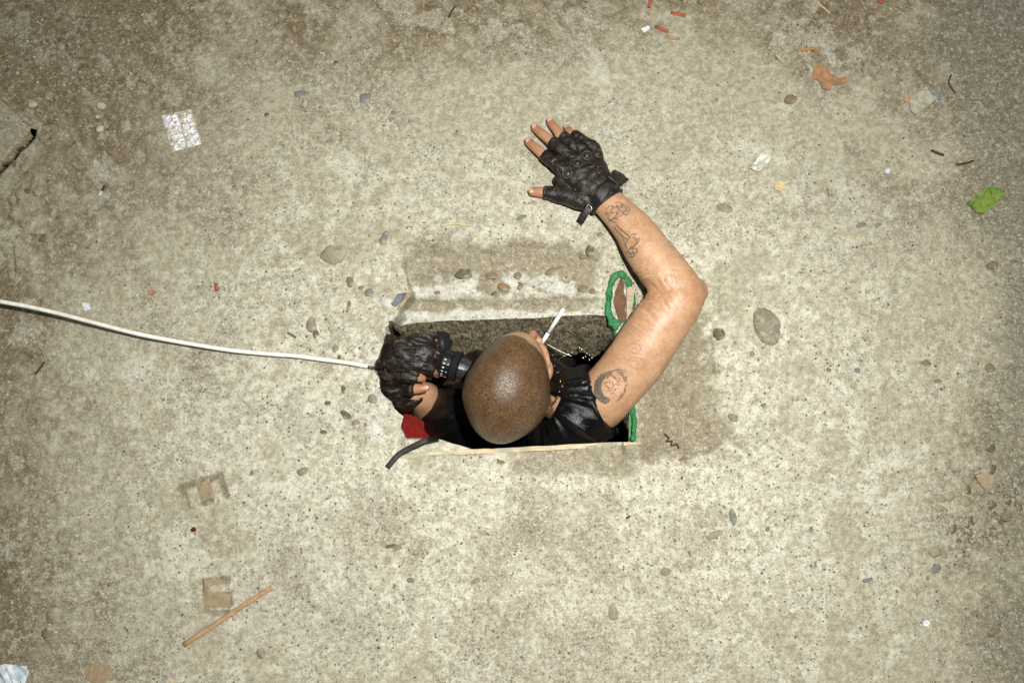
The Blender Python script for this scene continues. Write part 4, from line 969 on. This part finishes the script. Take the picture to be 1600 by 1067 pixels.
scrap('green_sponge', [(1510,318),(1530,302),(1545,293),(1561,297),(1566,309),(1550,323),(1535,336),(1523,333)], M_sponge, .006, 'bright green rectangular chunk of sponge or rind near the right edge', 'sponge', .0016, 2)
scrap('plastic_wrapper', Z8([(527,664),(535,645),(550,632),(562,610),(580,598),(608,602),(612,618),(600,638),(584,660),(560,674),(540,672)]), mat2('clear wrinkled film', (.66,.66,.60), (.42,.41,.33), 140, .3), .0006, 'crumpled clear white wrapper scrap right of the raised glove', 'wrapper', .006)
scrap('bread_crumb', [(1209,288),(1216,283),(1225,287),(1226,296),(1218,300),(1210,298)], mat2('yellow crumb', (.60,.47,.25), (.50,.38,.2)), .003, 'yellowish crumb below the clear wrapper', 'crumb', .003, 1)
scrap('white_chip', [(1381,267),(1386,264),(1390,268),(1388,273),(1383,273)], M_white, .003, 'small bright white chip between the wrapper and the green sponge', 'chip', .001, 1)
scrap('white_chip', [(1441,970),(1447,967),(1452,972),(1449,978),(1442,977)], M_white, .002, 'small blue-white chip near the bottom right', 'chip', .001, 1)
scrap('white_chip', [(129,474),(140,473),(143,484),(133,487)], M_white, .0015, 'pale square plastic chip just above the white cable', 'chip', .001, 1)
scrap('white_chip', [(1001,47),(1012,42),(1016,46),(1006,53)], M_white, .002, 'white fragment beside the red sticks at the top', 'chip', .001, 1)
scrap('paper_corner', [(-14,1046),(8,1036),(44,1039),(48,1050),(40,1068),(30,1092),(-20,1096)], mat2('white blue paper', (.74,.76,.76), (.40,.47,.53), 70), .001, 'torn white and blue paper cut by the bottom left corner', 'paper scrap', .006)
scrap('clay_flake', [(134,1046),(150,1035),(172,1040),(178,1058),(160,1068),(138,1062)], mat2('tan flake', (.34,.26,.15), (.27,.2,.12)), .001, 'flat tan flake near the bottom left paper', 'flake', .001, 1)
scrap('clay_flake', [(1522,742),(1535,738),(1547,748),(1546,757),(1537,764),(1528,755)], mat2('tan flake dark', (.36,.28,.17), (.29,.22,.13)), .004, 'flat tan stone flake among rubble at the right edge', 'flake', .001, 1)
def stick(name, pts, r, mat, label, cat, flat=.7, up=.0, group=None, ends='flat'):
    ps = [G(u, v, r*flat+up) for u, v in pts]
    return tag(link(name, weld(MB().add(*loft([(*p, r, r*flat) for p in ps], 8, 4 if len(ps) > 2 else 2, cap=(ends, ends))).mesh()), mat), label, cat, group)
stick('wood_splinter', [(287,1007),(330,979),(378,947),(425,917)], .0046, M_wood, 'long flat wood splinter lying at a slant near the bottom left', 'splinter', .35)
stick('red_stick', [(1018,-2),(1014,13)], .0036, M_brick, 'red stick end touching the top edge above the others', 'stick')
stick('red_stick', [(1048,21),(1071,26)], .0034, M_brick, 'uppermost level red stick of the small cluster at the top', 'stick')
stick('red_stick', [(1023,43),(1044,51)], .0036, M_brick, 'tilted red stick beside the white fragment at the top', 'stick')
stick('tan_stick', [(1040,59),(1062,62)], .0033, M_wood, 'orange-tan stick lowest of the small cluster at the top', 'stick')
stick('tan_stick', [(1245,79),(1262,78),(1281,77)], .0030, mat2('orange wood', (.46,.235,.08), (.36,.18,.065)), 'thin orange-brown stick above the torn brown card', 'stick')
stick('red_chip', [(338,443),(340,455)], .0034, M_brick, 'small orange-red chip left of the large pale pebble', 'chip')
stick('red_chip', [(1370,3),(1379,6)], .0042, M_brick, 'reddish chip at the top edge toward the right corner', 'chip')
scrap('brick_chip', [(233,455),(240,452),(245,457),(240,462),(234,461)], mat2('pink brick', (.38,.22,.14), (.3,.17,.1)), .003, 'pinkish brick crumb above the cable', 'chip', .001, 1)
stick('straw', [(689,353),(705,350),(722,351),(737,353)], .0022, M_straw, 'pale curved straw below the raised hand', 'straw')
stick('straw', [(1212,86),(1219,93),(1225,98)], .0018, M_straw, 'short pale straw left of the torn brown card', 'straw')
stick('straw', [(1276,4),(1288,14),(1296,21)], .0016, M_straw, 'thin dull straw near the top edge right of the red sticks', 'straw')
stick('straw', [(262,1069),(274,1063),(284,1058)], .0018, M_straw, 'pale straw at the bottom edge under the wood splinter', 'straw')
stick('wire', [(1486,118),(1482,128),(1486,138),(1492,146)], .0017, M_dark, 'dark curved wire right of the grey paper scrap', 'wire', ends='round')
stick('twig', [(56,584),(62,577),(70,566)], .0022, M_dark, 'short dark twig under the cable at the left', 'twig', ends='round')
stick('twig', [(702,28),(706,18),(712,11)], .0020, M_dark, 'curved dark twig near the top edge', 'twig', ends='round')
stick('twig', [(1455,236),(1464,240),(1473,243)], .0028, M_dark, 'brown twig in the debris above the green sponge', 'twig', ends='round')
stick('twig', [(1494,258),(1508,256),(1520,252)], .0022, M_dark, 'thin twig right of the other in the debris above the green sponge', 'twig', ends='round')
stick('twig', [(979,809),(984,806)], .0020, M_dark, 'tiny dark twig on the pale concrete below the hole', 'twig', ends='round')
stick('twig', [(450,520),(462,527)], .0022, mat2('grey twig', (.12,.11,.08), (.16,.14,.1)), 'grey twig above the cable near the hole', 'twig', ends='round')
bt = empty('cigarette_butt', tuple(G(160, 297))); tag(bt, 'tiny burnt match with white tail on the soil at the left', 'match')
adopt(link('burnt_end', weld(MB().add(*loft([(*G(164,292,.003), .0022, .0022), (*G(160,300,.003), .0022, .0022)], 8, 2)).mesh()), M_dark), bt)
adopt(link('white_tail', weld(MB().add(*loft([(*G(160,300,.003), .0022, .0022), (*G(156.5,306,.003), .0022, .0018)], 8, 2)).mesh()), M_white), bt)
tw = MB()
tag(link('twisted_wire', weld(MB().add(*tube([G(1038,678,.003), G(1044,684,.006), G(1041,690,.004), G(1049,689,.008), G(1048,696,.004), G(1057,694,.005), G(1060,700,.003)], .0015, 6, 5)).mesh()), M_dark), 'small twisted brown wire on the near right rim of the hole', 'wire')
tag(link('berry', weld(MB().add(*ellipsoid(G(303,827,.002), (.0048,.0042,.0036))).mesh()), mat2('dark red', (.10,.018,.014), (.06,.012,.01))), 'dark red berry between the two pressed-in shapes', 'berry')
LOOSE = [(159,167,8,6,10,'pale','pale loose stone uppermost of three above the tablet pack'),(153,184,4,4,0,'pale','smallest pale loose stone, middle of three left of the tablet pack'),(157,203,7,8,20,'pale','pale loose stone lowest of three left of the tablet pack'),(52,166,8,6,0,'pale','pale loose stone beside the cracked slab corner'),
         (1550,415,9,7,0,'brown','brown loose stone at the right edge below the green sponge'),(1545,575,8,6,20,'brown','brown loose stone by the right edge at mid height'),(1571,807,8,7,0,'brown','small brown loose stone in the rubble at the right edge'),(1552,987,9,5,-20,'brown','brown loose stone near the bottom right corner')]
for u, v, a, b, ang, mt, lab in LOOSE:
    o = pebble(u, v, a, b, ang, mt, .8, parent=False, name='loose_stone'); tag(o, lab, 'stone', 'loose stones')
# chunks of crumbled concrete at the right edge and by the cracked corner
for i in range(92):
    if i < 66: u, v = random.gauss(1545, 38), random.gauss(815, 62)
    elif i < 80: u, v = random.gauss(85, 45), random.gauss(60, 35)
    else: u, v = random.gauss(40, 20), random.gauss(300, 35)
    k = random.uniform(2.5, 9); pebble(u, v, k, k*random.uniform(.5, 1), random.uniform(0, 180), random.choice(['tan', 'tan', 'grey', 'dark']), .28)
# chips of wood left in the pressed-in shapes
for px in ([(308,758),(330,752),(336,777),(316,783)], [(318,903),(360,905),(361,911),(330,913),(328,923),(360,927),(362,948),(320,946)]):
    o = link('wood_fill', sheet(px, None, .0008, n_sub=2, rough=.002, lift=.0004), mat2('pressed wood', (.33,.25,.145), (.27,.215,.14), 110)); o.parent = ground
